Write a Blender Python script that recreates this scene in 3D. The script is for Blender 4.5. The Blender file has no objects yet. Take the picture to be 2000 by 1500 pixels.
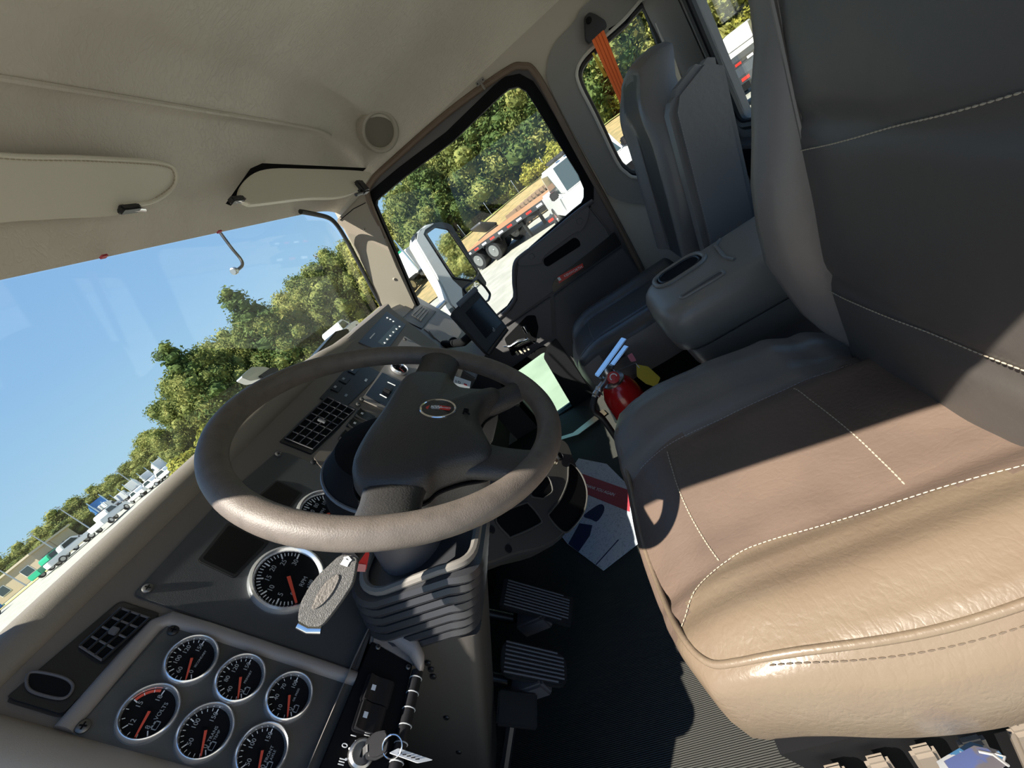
import bpy, bmesh, math, random
from mathutils import Vector as V, Matrix, Euler
from mathutils.noise import noise as pnoise
random.seed(7)
SC = bpy.context.scene
COL = SC.collection
# ------------------------------------------------------------------ camera, sky, sun, exposure
RX = V((0.0481, -0.4595, 0.8869)); RY = V((-0.8014, 0.5122, 0.3088)); RZ = V((-0.5962, -0.7256, -0.3436))
FPX = 830.0
CAM = V((-0.99, 0.0, 0.85))
cd = bpy.data.cameras.new('camera'); cam = bpy.data.objects.new('camera', cd); COL.objects.link(cam)
cd.sensor_width = 36.0; cd.lens = FPX / 2000 * 36; cd.clip_start = 0.02; cd.clip_end = 2000
cam.matrix_world = Matrix(((RX.x, -RX.y, -RX.z, CAM.x), (RY.x, -RY.y, -RY.z, CAM.y), (RZ.x, -RZ.y, -RZ.z, CAM.z), (0, 0, 0, 1)))
SC.camera = cam
w = bpy.data.worlds.new('sky'); SC.world = w; w.use_nodes = True
nt = w.node_tree; nt.nodes.clear()
o_ = nt.nodes.new('ShaderNodeOutputWorld'); b_ = nt.nodes.new('ShaderNodeBackground')
tc = nt.nodes.new('ShaderNodeTexCoord'); sx = nt.nodes.new('ShaderNodeSeparateXYZ'); rp = nt.nodes.new('ShaderNodeValToRGB')
nt.links.new(tc.outputs['Generated'], sx.inputs[0]); nt.links.new(sx.outputs['Z'], rp.inputs[0])
nt.links.new(rp.outputs[0], b_.inputs[0]); nt.links.new(b_.outputs[0], o_.inputs[0])
cr = rp.color_ramp; cr.elements[0].position = 0.0; cr.elements[0].color = (0.50, 0.74, 0.92, 1)
cr.elements[1].position = 0.62; cr.elements[1].color = (0.19, 0.40, 0.83, 1)
e = cr.elements.new(0.22); e.color = (0.33, 0.57, 0.89, 1)
b_.inputs['Strength'].default_value = 1.0
sd = bpy.data.lights.new('sun', 'SUN'); sun = bpy.data.objects.new('sun', sd); COL.objects.link(sun)
sd.energy = 14.0; sd.angle = math.radians(0.53); sd.color = (1.0, 0.93, 0.82)
sun.rotation_euler = V((-0.56, 0.38, 1.0)).to_track_quat('Z', 'Y').to_euler()
SC.view_settings.view_transform = 'Standard'; SC.view_settings.look = 'None'
SC.view_settings.exposure = 0.0; SC.view_settings.gamma = 1.0; SC.view_settings.use_curve_mapping = False
SC.cycles.use_denoising = True
SC.cycles.max_bounces = 10; SC.cycles.diffuse_bounces = 6; SC.cycles.transparent_max_bounces = 24
SC.cycles.sample_clamp_indirect = 6.0

# ------------------------------------------------------------------ helpers: places
def ray(px, py):
    a, b = px - 1000.0, py - 750.0
    return V((RX.x*a + RX.y*b + RX.z*FPX, RY.x*a + RY.y*b + RY.z*FPX, RZ.x*a + RZ.y*b + RZ.z*FPX))
def U(p, plane):
    p0, n = plane; d = ray(*p)
    return CAM + d * ((p0 - CAM).dot(n) / d.dot(n))
def UU(ps, plane): return [U(p, plane) for p in ps]
def PX(x): return (V((x, 0, 0)), V((1, 0, 0)))
def PY(y): return (V((0, y, 0)), V((0, 1, 0)))
def PZ(z): return (V((0, 0, z)), V((0, 0, 1)))
# the dash face: x along the cab, h up the face, o out of it towards the driver
DN = V((0, 0.905, -0.425)).normalized(); DU = V((0, 0.425, 0.905)).normalized(); DP = CAM + DN * 0.715
def D(x, h, o=0.0): return V((x, DP.y, DP.z)) + DU * h - DN * o
def DPL(o=0.0): return (DP - DN * o, DN)
# the steering wheel plane
WC = V((-0.4936, 0.3349, 0.7108)); WN = V((0.012, -math.sin(0.702), math.cos(0.702))).normalized(); WE = V((0, 1, 0)).cross(WN).normalized(); WV = WN.cross(WE)
def W(a, b, c=0.0): return WC + WE * a + WV * b + WN * c

# ------------------------------------------------------------------ helpers: materials
MATS = {}
def mat(name, col, rough=0.5, metal=0.0, bump=None, var=None, spec=0.5, coat=0.0, emit=None, wrinkle=None, alpha=None):
    if name in MATS: return MATS[name]
    m = bpy.data.materials.new(name); m.use_nodes = True; n = m.node_tree; MATS[name] = m
    p = n.nodes['Principled BSDF']
    p.inputs['Base Color'].default_value = (*col, 1); p.inputs['Roughness'].default_value = rough
    p.inputs['Metallic'].default_value = metal; p.inputs['Specular IOR Level'].default_value = spec
    p.inputs['Coat Weight'].default_value = coat
    if emit: p.inputs['Emission Color'].default_value = (*emit[0], 1); p.inputs['Emission Strength'].default_value = emit[1]
    t = n.nodes.new('ShaderNodeTexCoord')
    last = None
    if bump:
        nz = n.nodes.new('ShaderNodeTexNoise'); nz.inputs['Scale'].default_value = bump[0]; nz.inputs['Detail'].default_value = 5
        n.links.new(t.outputs['Object'], nz.inputs['Vector'])
        bp = n.nodes.new('ShaderNodeBump'); bp.inputs['Strength'].default_value = bump[1]; bp.inputs['Distance'].default_value = 0.004
        n.links.new(nz.outputs['Fac'], bp.inputs['Height']); last = bp
    if wrinkle:      # leather and vinyl: stretched, distorted cell borders
        mp = n.nodes.new('ShaderNodeMapping'); mp.inputs['Scale'].default_value = wrinkle[2] if len(wrinkle) > 2 else (1, 1, 1)
        ns = n.nodes.new('ShaderNodeTexNoise'); ns.inputs['Scale'].default_value = wrinkle[0] * 0.4; ns.inputs['Detail'].default_value = 3
        mx = n.nodes.new('ShaderNodeMixRGB'); mx.inputs[0].default_value = 0.16
        vo = n.nodes.new('ShaderNodeTexVoronoi'); vo.feature = 'DISTANCE_TO_EDGE'; vo.inputs['Scale'].default_value = wrinkle[0]
        n.links.new(t.outputs['Object'], mp.inputs[0]); n.links.new(mp.outputs[0], ns.inputs['Vector'])
        n.links.new(mp.outputs[0], mx.inputs[1]); n.links.new(ns.outputs['Color'], mx.inputs[2]); n.links.new(mx.outputs[0], vo.inputs['Vector'])
        mr = n.nodes.new('ShaderNodeMapRange'); mr.inputs[1].default_value = 0.0; mr.inputs[2].default_value = 0.12
        n.links.new(vo.outputs['Distance'], mr.inputs[0])
        bp = n.nodes.new('ShaderNodeBump'); bp.inputs['Strength'].default_value = wrinkle[1]; bp.inputs['Distance'].default_value = 0.004 if name[0] != 'h' else 0.006
        n.links.new(mr.outputs[0], bp.inputs['Height'])
        if last: n.links.new(last.outputs[0], bp.inputs['Normal'])
        last = bp
    if last: n.links.new(last.outputs[0], p.inputs['Normal'])
    if var:          # (scale, second colour, low, high)
        nz = n.nodes.new('ShaderNodeTexNoise'); nz.inputs['Scale'].default_value = var[0]; nz.inputs['Detail'].default_value = 6
        n.links.new(t.outputs['Object'], nz.inputs['Vector'])
        rr = n.nodes.new('ShaderNodeMapRange'); rr.inputs[1].default_value = var[2] if len(var) > 2 else 0.4; rr.inputs[2].default_value = var[3] if len(var) > 3 else 0.65
        n.links.new(nz.outputs['Fac'], rr.inputs[0])
        mx = n.nodes.new('ShaderNodeMixRGB'); mx.inputs[1].default_value = (*col, 1); mx.inputs[2].default_value = (*var[1], 1)
        n.links.new(rr.outputs[0], mx.inputs[0]); n.links.new(mx.outputs[0], p.inputs['Base Color'])
    return m
def glass(name, tint, refl=0.05):
    m = bpy.data.materials.new(name); m.use_nodes = True; n = m.node_tree; n.nodes.clear()
    o = n.nodes.new('ShaderNodeOutputMaterial'); tr = n.nodes.new('ShaderNodeBsdfTransparent'); gl = n.nodes.new('ShaderNodeBsdfGlossy')
    tr.inputs[0].default_value = (*tint, 1); gl.inputs['Roughness'].default_value = 0.02
    lw = n.nodes.new('ShaderNodeLayerWeight'); pw = n.nodes.new('ShaderNodeMath'); pw.operation = 'POWER'; pw.inputs[1].default_value = 5.0
    ma = n.nodes.new('ShaderNodeMath'); ma.operation = 'MULTIPLY_ADD'; ma.inputs[1].default_value = 0.5; ma.inputs[2].default_value = 0.025
    n.links.new(lw.outputs['Facing'], pw.inputs[0]); n.links.new(pw.outputs[0], ma.inputs[0])
    mx = n.nodes.new('ShaderNodeMixShader'); n.links.new(ma.outputs[0], mx.inputs[0])
    n.links.new(tr.outputs[0], mx.inputs[1]); n.links.new(gl.outputs[0], mx.inputs[2]); n.links.new(mx.outputs[0], o.inputs[0])
    MATS[name] = m; return m
HEAD = mat('headliner vinyl', (0.545, 0.505, 0.43), 0.42, wrinkle=(44, 0.17, (1.0, 0.42, 1.0)), bump=(14, 0.9), var=(4, (0.485, 0.445, 0.375)))
VISOR = mat('visor vinyl', (0.60, 0.565, 0.47), 0.4, wrinkle=(40, 0.05), bump=(14, 0.25))
TAUPE = mat('taupe dash plastic', (0.15, 0.127, 0.11), 0.5, bump=(900, 0.08))
TAUPE_L = mat('light taupe rail plastic', (0.24, 0.213, 0.198), 0.45, bump=(900, 0.06))
PADT = mat('padded taupe vinyl', (0.20, 0.172, 0.142), 0.5, wrinkle=(170, 0.25))
SLATE = mat('slate cluster panel', (0.052, 0.054, 0.058), 0.42, bump=(700, 0.1))
SLATE2 = mat('dusty gauge panel', (0.060, 0.059, 0.056), 0.6, var=(14, (0.09, 0.086, 0.078)), bump=(600, 0.08))
BLACK = mat('black plastic', (0.012, 0.012, 0.014), 0.38)
BLACKM = mat('matte black plastic', (0.006, 0.006, 0.007), 0.8, spec=0.12)  # real black parts, and painted into recesses and pockets as their shade
DSCREW = mat('dark screw', (0.16, 0.155, 0.15), 0.4, 0.8)
BEZEL = mat('bright bezel', (0.86, 0.87, 0.90), 0.22, 0.85)
GLOSSB = mat('glossy black', (0.006, 0.006, 0.007), 0.3)
SCREEN = mat('dark screen', (0.005, 0.006, 0.010), 0.10)
CHROME = mat('chrome', (0.82, 0.83, 0.86), 0.12, 1.0)
STEEL = mat('dull steel', (0.50, 0.50, 0.50), 0.35, 1.0)
WHITE = mat('white print', (0.82, 0.84, 0.86), 0.6)
GREYP = mat('grey print', (0.35, 0.37, 0.39), 0.6)
RED = mat('red paint', (0.62, 0.03, 0.02), 0.35)
NEEDLE = mat('red needle', (0.75, 0.09, 0.05), 0.5)
REDM = mat('dull red print', (0.35, 0.035, 0.05), 0.6)
WHEELM = mat('worn steering wheel rubber', (0.125, 0.105, 0.09), 0.5, bump=(650, 0.16), var=(60, (0.10, 0.084, 0.072), 0.45, 0.7))
HUBM = mat('grained hub vinyl', (0.036, 0.035, 0.035), 0.42, bump=(500, 0.25), var=(18, (0.05, 0.047, 0.045), 0.5, 0.75))
LEA_T = mat('tan bolster leather', (0.155, 0.117, 0.08), 0.36, wrinkle=(32, 0.06, (1, 2.2, 1)), bump=(130, 0.16), var=(11, (0.145, 0.105, 0.072), 0.42, 0.7))
LEA_I = mat('taupe insert leather', (0.135, 0.096, 0.074), 0.42, wrinkle=(26, 0.05, (2.0, 1, 1)), bump=(150, 0.14), var=(9, (0.112, 0.08, 0.062), 0.42, 0.7))
LEA_G = mat('grey bolster leather', (0.15, 0.135, 0.12), 0.40, wrinkle=(150, 0.10), bump=(40, 0.2))  # greyed copy of the bolster leather, shade put into its colour
LEA_B = mat('charcoal backrest leather', (0.075, 0.068, 0.062), 0.40, wrinkle=(190, 0.09), bump=(26, 0.25))
LEA_P = mat('slate passenger leather', (0.16, 0.15, 0.145), 0.38, bump=(60, 0.18), wrinkle=(120, 0.06))
LEA_PD = mat('dark passenger leather', (0.055, 0.056, 0.058), 0.36, bump=(60, 0.18))
STITCH = mat('cream stitching', (0.38, 0.33, 0.25), 0.8)
STITCHT = mat('tan stitching', (0.085, 0.062, 0.042), 0.8)
PAPERE = mat('paper edge', (0.22, 0.22, 0.22), 0.7)
STITCHD = mat('grey stitching', (0.30, 0.29, 0.28), 0.8)
CONS = mat('console vinyl', (0.19, 0.168, 0.142), 0.36, wrinkle=(140, 0.07), bump=(30, 0.15))
DOORP = mat('charcoal door plastic', (0.095, 0.088, 0.092), 0.5, bump=(500, 0.08))
SIDEP = mat('grey side trim', (0.20, 0.19, 0.178), 0.55, bump=(500, 0.08))
SIDEP2 = mat('warm grey wall vinyl', (0.40, 0.365, 0.305), 0.5, wrinkle=(120, 0.06))
PILL = mat('beige pillar plastic', (0.30, 0.26, 0.21), 0.5, bump=(600, 0.1))
SEAL = mat('brown door seal', (0.135, 0.095, 0.068), 0.6)
RUBBER = mat('black rubber', (0.014, 0.014, 0.015), 0.55)
BOOTM = mat('shiny boot rubber', (0.030, 0.031, 0.035), 0.30)
FLOORM = mat('ribbed floor mat', (0.026, 0.026, 0.021), 0.62, bump=(60, 0.2))
ORANGE = mat('orange webbing', (0.85, 0.16, 0.03), 0.7)
PAPER = mat('printed paper mat', (0.60, 0.64, 0.70), 0.8, var=(160, (0.40, 0.44, 0.52), 0.52, 0.66))
NAVY = mat('navy print', (0.012, 0.018, 0.075), 0.7)
CREAM = mat('cream plastic edge', (0.62, 0.56, 0.44), 0.5)
YELL = mat('yellow tag', (0.52, 0.42, 0.04), 0.6)
GLASS = glass('clear glass', (0.95, 0.98, 0.97)); GLASSG = glass('green tinted glass', (0.80, 0.95, 0.85)); GLASSD = glass('dark green glass', (0.20, 0.38, 0.36))
MIRR = mat('mirror glass', (0.9, 0.92, 0.95), 0.02, 1.0)
BRASS = mat('sill metal', (0.62, 0.52, 0.38), 0.35, 1.0)
# ribs on the floor mat: fine grooves along the cab
def ribs(m, scale):
    n = m.node_tree; p = n.nodes['Principled BSDF']; t = n.nodes.new('ShaderNodeTexCoord'); wv = n.nodes.new('ShaderNodeTexWave')
    wv.bands_direction = 'X'; wv.inputs['Scale'].default_value = scale; n.links.new(t.outputs['Object'], wv.inputs[0])
    bp = n.nodes.new('ShaderNodeBump'); bp.inputs['Strength'].default_value = 0.9; bp.inputs['Distance'].default_value = 0.003
    n.links.new(wv.outputs['Fac'], bp.inputs['Height']); n.links.new(bp.outputs[0], p.inputs['Normal'])
ribs(FLOORM, 85)

# ------------------------------------------------------------------ helpers: objects
def origin(o):
    v = V((0, 0, 0))
    while o is not None: v = v + o.location; o = o.parent
    return v
def link(name, me, m, parent=None, local=False):
    o = bpy.data.objects.new(name, me); COL.objects.link(o)
    if m: me.materials.append(m) if not isinstance(m, (list, tuple)) else [me.materials.append(q) for q in m]
    if parent is not None:
        o.parent = parent
        if not local: me.transform(Matrix.Translation(-origin(parent)))
    elif not local:
        vs = me.vertices
        if len(vs):
            c = V((sum(v.co.x for v in vs)/len(vs), sum(v.co.y for v in vs)/len(vs), min(v.co.z for v in vs)))
            me.transform(Matrix.Translation(-c)); o.location = c
    return o
def fin(bm, name, m, parent=None, local=False, smooth=True, ang=38):
    bmesh.ops.recalc_face_normals(bm, faces=bm.faces)
    me = bpy.data.meshes.new(name); bm.to_mesh(me); bm.free()
    if smooth:
        me.shade_smooth(); me.set_sharp_from_angle(angle=math.radians(ang))
    return link(name, me, m, parent, local)
def tag(o, label, cat, group=None, kind=None):
    if label: o['label'] = label
    if cat: o['category'] = cat
    if group: o['group'] = group
    if kind: o['kind'] = kind
    return o
def thing(name, label, cat, loc, group=None):
    o = bpy.data.objects.new(name, None); COL.objects.link(o); o.location = V(loc); o.empty_display_size = 0.05
    return tag(o, label, cat, group)
def struct(o): o['kind'] = 'structure'; return o
def lab(o, s): o['label'] = s; return o

def add_prism(bm, pts, depth, bevel=0.0, seg=2):
    pts = [V(p) for p in pts]
    vs = [bm.verts.new(p) for p in pts]; f = bm.faces.new(vs)
    r = bmesh.ops.extrude_face_region(bm, geom=[f]); nv = [g for g in r['geom'] if isinstance(g, bmesh.types.BMVert)]
    bmesh.ops.translate(bm, verts=nv, vec=depth)
    if bevel:
        es = list({e for v in vs + nv for e in v.link_edges if len(e.link_faces) == 2 and e.calc_face_angle(0) > 0.5})
        bmesh.ops.bevel(bm, geom=es, offset=bevel, segments=seg, affect='EDGES', clamp_overlap=True)
def prism(name, pts, depth, m, parent=None, bevel=0.0, seg=2, local=False):
    bm = bmesh.new(); add_prism(bm, pts, depth, bevel, seg); return fin(bm, name, m, parent, local)
def add_box(bm, c, ex, ey, ez, bevel=0.0, seg=2):
    c, ex, ey, ez = V(c), V(ex), V(ey), V(ez)
    add_prism(bm, [c-ex-ey-ez, c+ex-ey-ez, c+ex+ey-ez, c-ex+ey-ez], ez*2, bevel, seg)
def box(name, c, s, m, parent=None, bevel=0.0, axes=None, local=False):
    ax = axes or (V((1, 0, 0)), V((0, 1, 0)), V((0, 0, 1)))
    bm = bmesh.new(); add_box(bm, c, ax[0]*s[0]/2, ax[1]*s[1]/2, ax[2]*s[2]/2, bevel); return fin(bm, name, m, parent, local)
def rnd(pts, r, n=5):
    """round the corners of a planar polygon"""
    out = []; k = len(pts)
    for i in range(k):
        a, b, c = V(pts[i-1]), V(pts[i]), V(pts[(i+1) % k])
        u, v = (a-b), (c-b); rr = min(r if not isinstance(r, (list, tuple)) else r[i], u.length*0.45, v.length*0.45)
        if rr < 1e-5: out.append(b); continue
        p, q = b + u.normalized()*rr, b + v.normalized()*rr
        for j in range(n+1):
            t = j/n; out.append(p*(1-t)**2 + b*2*t*(1-t) + q*t*t)
    return out
def spline(pts, n=6, closed=False):
    pts = [V(p) for p in pts]; out = []; k = len(pts)
    rng = range(k) if closed else range(k-1)
    for i in rng:
        if closed: a, b, c, d = pts[i-1], pts[i], pts[(i+1) % k], pts[(i+2) % k]
        else: a, b, c, d = pts[max(i-1, 0)], pts[i], pts[i+1], pts[min(i+2, k-1)]
        for j in range(n):
            t = j/n
            out.append(0.5*((2*b) + (c-a)*t + (2*a-5*b+4*c-d)*t*t + (3*b-a-3*c+d)*t**3))
    if not closed: out.append(pts[-1])
    return out
def add_tube(bm, pts, r, seg=8, closed=False, flat=1.0, up=None):
    pts = [V(p) for p in pts]; k = len(pts); rings = []; last = None
    for i, p in enumerate(pts):
        if closed: d = pts[(i+1) % k] - pts[i-1]
        else: d = pts[min(i+1, k-1)] - pts[max(i-1, 0)]
        if d.length < 1e-9: d = V((0, 0, 1))
        d.normalize()
        if last is None:
            u = V(up) if up is not None else (V((0, 0, 1)) if abs(d.z) < 0.9 else V((1, 0, 0)))
        else: u = V(up) if up is not None else last
        u = u - d*u.dot(d)
        if u.length < 1e-6: u = d.orthogonal()
        u.normalize(); last = u; v = d.cross(u)
        rr = r[i] if isinstance(r, (list, tuple)) else r
        rings.append([bm.verts.new(p + u*(math.cos(2*math.pi*j/seg)*rr*flat) + v*(math.sin(2*math.pi*j/seg)*rr)) for j in range(seg)])
    m_ = k if closed else k-1
    for i in range(m_):
        a, b = rings[i], rings[(i+1) % k]
        for j in range(seg): bm.faces.new((a[j], a[(j+1) % seg], b[(j+1) % seg], b[j]))
    if not closed:
        bm.faces.new(rings[0][::-1]); bm.faces.new(rings[-1])
def tube(name, pts, r, m, parent=None, seg=8, closed=False, local=False, flat=1.0, up=None):
    bm = bmesh.new(); add_tube(bm, pts, r, seg, closed, flat, up); return fin(bm, name, m, parent, local)
def add_loft(bm, rings, cap=(True, True), closed=True):
    rv = [[bm.verts.new(V(p)) for p in r] for r in rings]
    for a, b in zip(rv, rv[1:]):
        k = len(a)
        for j in range(k if closed else k-1): bm.faces.new((a[j], a[(j+1) % k], b[(j+1) % k], b[j]))
    if closed and cap[0]: bm.faces.new(rv[0][::-1])
    if closed and cap[1]: bm.faces.new(rv[-1])
def loft(name, rings, m, parent=None, cap=(True, True), closed=True, local=False, ang=38):
    bm = bmesh.new(); add_loft(bm, rings, cap, closed); return fin(bm, name, m, parent, local, ang=ang)
def frame(ez, ex=None):
    ez = V(ez).normalized(); ex = V(ex) if ex is not None else ez.orthogonal()
    ex = (ex - ez*ex.dot(ez)).normalized(); return ex, ez.cross(ex), ez
def circ(c, r, ez, ex=None, n=24, ry=None):
    a, b, _ = frame(ez, ex); ry = ry or r
    return [V(c) + a*(r*math.cos(2*math.pi*i/n)) + b*(ry*math.sin(2*math.pi*i/n)) for i in range(n)]
def add_lathe(bm, c, ez, prof, n=24, ex=None, cap=(True, True)):
    add_loft(bm, [circ(V(c) + V(ez).normalized()*h, max(r, 1e-4), ez, ex, n) for r, h in prof], cap)
def lathe(name, c, ez, prof, m, parent=None, n=24, local=False, cap=(True, True)):
    bm = bmesh.new(); add_lathe(bm, c, ez, prof, n, None, cap); return fin(bm, name, m, parent, local)
def add_plate(bm, outer, holes, depth):
    """flat plate with holes, given thickness"""
    es = []; loops = []
    for lp in [outer] + holes:
        vs = [bm.verts.new(V(p)) for p in lp]; loops.append(vs)
        es += [bm.edges.new((vs[i], vs[(i+1) % len(vs)])) for i in range(len(vs))]
    r = bmesh.ops.triangle_fill(bm, use_beauty=True, use_dissolve=False, edges=es)
    fs = [g for g in r['geom'] if isinstance(g, bmesh.types.BMFace)]
    e = bmesh.ops.extrude_face_region(bm, geom=fs)
    bmesh.ops.translate(bm, verts=[g for g in e['geom'] if isinstance(g, bmesh.types.BMVert)], vec=depth)
def plate(name, outer, holes, depth, m, parent=None, local=False):
    bm = bmesh.new(); add_plate(bm, outer, holes, depth); return fin(bm, name, m, parent, local, ang=25)
def ringplate(name, outer, inner, depth, m, parent=None):
    return plate(name, outer, [inner], depth, m, parent)
def text(name, s, c, ex, ey, size, m, parent=None, depth=0.0006, local=False, align='CENTER', shear=0.0):
    cu = bpy.data.curves.new('lettering', 'FONT'); cu.body = s; cu.size = size; cu.extrude = depth/2; cu.align_x = align; cu.align_y = 'CENTER'; cu.shear = shear
    cu.resolution_u = 3
    ob = bpy.data.objects.new('tmp', cu); COL.objects.link(ob)
    me = bpy.data.meshes.new_from_object(ob.evaluated_get(bpy.context.evaluated_depsgraph_get()))
    COL.objects.unlink(ob); bpy.data.objects.remove(ob); bpy.data.curves.remove(cu)
    ex = V(ex).normalized(); ey = V(ey).normalized(); ez = ex.cross(ey)
    me.transform(Matrix(((ex.x, ey.x, ez.x, c[0]), (ex.y, ey.y, ez.y, c[1]), (ex.z, ey.z, ez.z, c[2]), (0, 0, 0, 1))))
    me.materials.clear()
    return link(name, me, m, parent, local)
def cushion(name, f, m, parent=None, nu=24, nv=24, skirt=((0.004, -0.01), (0.008, -0.03), (0.004, -0.08), (-0.004, -0.10)), down=V((0, 0, -1)), k=0.35, close=True):
    """padded block: f(a,b) gives the top surface for a,b in -1..1; its rim is carried out and down by skirt steps"""
    bm = bmesh.new(); g = []
    for j in range(nv+1):
        row = []
        for i in range(nu+1):
            a, b = 2*i/nu-1, 2*j/nv-1
            row.append(bm.verts.new(f(a*math.sqrt(1-k*b*b/2), b*math.sqrt(1-k*a*a/2))))
        g.append(row)
    for j in range(nv):
        for i in range(nu): bm.faces.new((g[j][i], g[j][i+1], g[j+1][i+1], g[j+1][i]))
    rim = [g[0][i] for i in range(nu)] + [g[j][nu] for j in range(nv)] + [g[nv][i] for i in range(nu, 0, -1)] + [g[j][0] for j in range(nv, 0, -1)]
    c = sum((v.co for v in rim), V((0, 0, 0)))/len(rim); n = len(rim); prev = rim; base = [v.co.copy() for v in rim]
    outs = []
    for i in range(n):
        tg = base[(i+1) % n] - base[i-1]; o = tg.cross(down).normalized()
        if o.dot(base[i]-c) < 0: o = -o
        outs.append(o)
    for off, dz in skirt:
        cur = [bm.verts.new(base[i] + outs[i]*off + down*(-dz)) for i in range(n)]
        for i in range(n): bm.faces.new((prev[i], prev[(i+1) % n], cur[(i+1) % n], cur[i]))
        prev = cur
    if close: bm.faces.new(prev)
    return fin(bm, name, m, parent, ang=60)
def stitch(name, pts, m, parent, dash=0.005, gap=0.002, r=0.0009):
    """a row of separate stitches along a path"""
    pts = [V(p) for p in pts]; L = [0]
    for a, b in zip(pts, pts[1:]): L.append(L[-1] + (b-a).length)
    def at(s):
        for i in range(len(pts)-1):
            if s <= L[i+1]: t = (s-L[i])/max(L[i+1]-L[i], 1e-9); return pts[i].lerp(pts[i+1], t)
        return pts[-1]
    bm = bmesh.new(); s = 0
    while s + dash < L[-1]:
        add_tube(bm, [at(s), at(s+dash/2), at(s+dash)], [r*0.6, r, r*0.6], 5); s += dash+gap
    o = fin(bm, name, m, parent); o['kind'] = 'stuff'; return o
def screw(parent, c, n, r=0.006, m=None):
    o = lathe('screw', c, n, [(r, 0), (r, r*0.35), (r*0.7, r*0.6), (r*0.25, r*0.62)], m or DSCREW, parent, 14)
    ex, ey, ez = frame(n, V((1, 0.3, 0))); bm = bmesh.new()
    for a, b in ((ex, ey), (ey, ex)): add_box(bm, V(c) + ez*r*0.62, a*r*0.55, b*r*0.12, ez*r*0.06)
    fin(bm, 'screw_slot', BLACKM, o); return o
# ================================================================== THE CAB SHELL
def crown(y):
    k = [(-0.70, 1.36), (-0.5, 1.43), (-0.1, 1.455), (0.3, 1.452), (0.46, 1.440), (0.52, 1.420), (0.54, 1.408), (0.552, 1.402), (0.562, 1.402), (0.58, 1.404), (0.60, 1.394), (0.64, 1.360), (0.67, 1.338), (0.72, 1.288), (0.80, 1.232), (0.82, 1.222)]
    if y <= k[0][0]: return k[0][1]
    for (a, b), (c, d) in zip(k, k[1:]):
        if y <= c: return b + (d-b)*(y-a)/(c-a)
    return k[-1][1]
def ceil_z(x, y):
    t = min(abs(x)/0.96, 1.0); e = 1.2; k = 5 + 7*max(0, min(1, (y-0.40)/0.18))
    return e + (crown(y)-e)*(1 - t**k)**0.8 if crown(y) > e else crown(y)
def xl(y): return -0.914 + 0.13*(y-0.56)          # open left side; its taper is shaped for the roof edge shadow
bm = bmesh.new(); NXc, NYc = 76, 130; rows = []
for j in range(NYc+1):
    y = -0.68 + 1.478*j/NYc; row = []
    for i in range(NXc+1):
        s = -1 + 2*i/NXc; x = 0.96*math.copysign(abs(s)**0.85, s)
        zz = ceil_z(x, y)
        if x < 0: x *= -(xl(y)+0.004)/0.96
        if y < 0.52 and abs(x) < 0.8: zz += 0.010*pnoise(V((x*2.1, y*2.4, 0.3)))*max(0, 1-(abs(x)/0.8)**4)
        if 0.56 < y < 0.80: zz += 0.006*pnoise(V((x*3.0, y*3, 2.3)))*(1-abs(y-0.68)/0.12)
        row.append(bm.verts.new((x, y, zz)))
    rows.append(row)
for j in range(NYc):
    for i in range(NXc): bm.faces.new((rows[j][i], rows[j][i+1], rows[j+1][i+1], rows[j+1][i]))
ceiling = struct(fin(bm, 'ceiling', HEAD, ang=50))
# piping that marks the break between roof and header
tube('piping', [(x, 0.556, ceil_z(x, 0.556)-0.001) for x in [i*0.05-0.9 for i in range(35)]], 0.006, HEAD, ceiling, 8)
floor = struct(box('floor', (0, 0.22, -0.225), (1.92, 1.80, 0.05), FLOORM))
# right wall: plate with the door opening and the quarter window
XW = 0.952
door_open = spline(UU([(828, 640), (806, 590), (770, 505), (722, 392), (726, 356), (770, 312), (880, 217), (985, 142), (1020, 130), (1050, 150), (1120, 280), (1250, 520), (1340, 720)], PX(XW)), 5)
door_open = door_open + [V((XW, -0.15, -0.24)), V((XW, 0.86, -0.24)), V((XW, 0.92, 0.55))]
qwin = spline(UU([(1126, 140), (1140, 112), (1175, 78), (1215, 42), (1240, 14), (1254, 0), (1266, 8), (1292, 75), (1330, 170), (1368, 262), (1372, 320), (1330, 345), (1245, 347), (1222, 337), (1203, 315), (1160, 225), (1132, 170)], PX(XW)), 3, True)
wall_right = struct(plate('wall_right', [V((XW, -0.68, -0.25)), V((XW, 1.05, -0.25)), V((XW, 1.05, 0.60)), V((XW, 0.935, 0.75)), V((XW, 0.795, 1.25)), V((XW, -0.68, 1.26))], [door_open, qwin], V((0.05, 0, 0)), SIDEP2))
tube('door_seal', [p + V((-0.006, 0, 0)) for p in door_open[:-3]], 0.0125, SEAL, wall_right, 8)
panel = spline(UU([(1178, -20), (1136, 16), (1120, 44), (1084, 84), (1069, 128), (1080, 184), (1176, 360), (1194, 384), (1240, 398), (1330, 398)], PX(XW-0.01)), 4) + UU([(1420, 380), (1330, 80), (1300, -20)], PX(XW-0.01))
q2 = [V((XW-0.01, p.y, p.z)) for p in qwin]
plate('window_surround', panel, [q2], V((0.011, 0, 0)), SIDEP, wall_right)
def inset(loop, f, x):
    c = sum(loop, V((0, 0, 0)))/len(loop)
    return [V((x, c.y + (p.y-c.y)*f, c.z + (p.z-c.z)*f)) for p in loop]
window_1 = struct(plate('window_1', inset(qwin, 1.0, XW+0.035), [], V((0.004, 0, 0)), GLASS))
tube('window_rim', inset(qwin, 1.0, XW-0.012), 0.006, mat('pale window rim', (0.48, 0.46, 0.41), 0.5), wall_right, 8, True)
tube('window_gasket', inset(qwin, 0.95, XW+0.012), 0.013, RUBBER, wall_right, 8, True)
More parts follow.
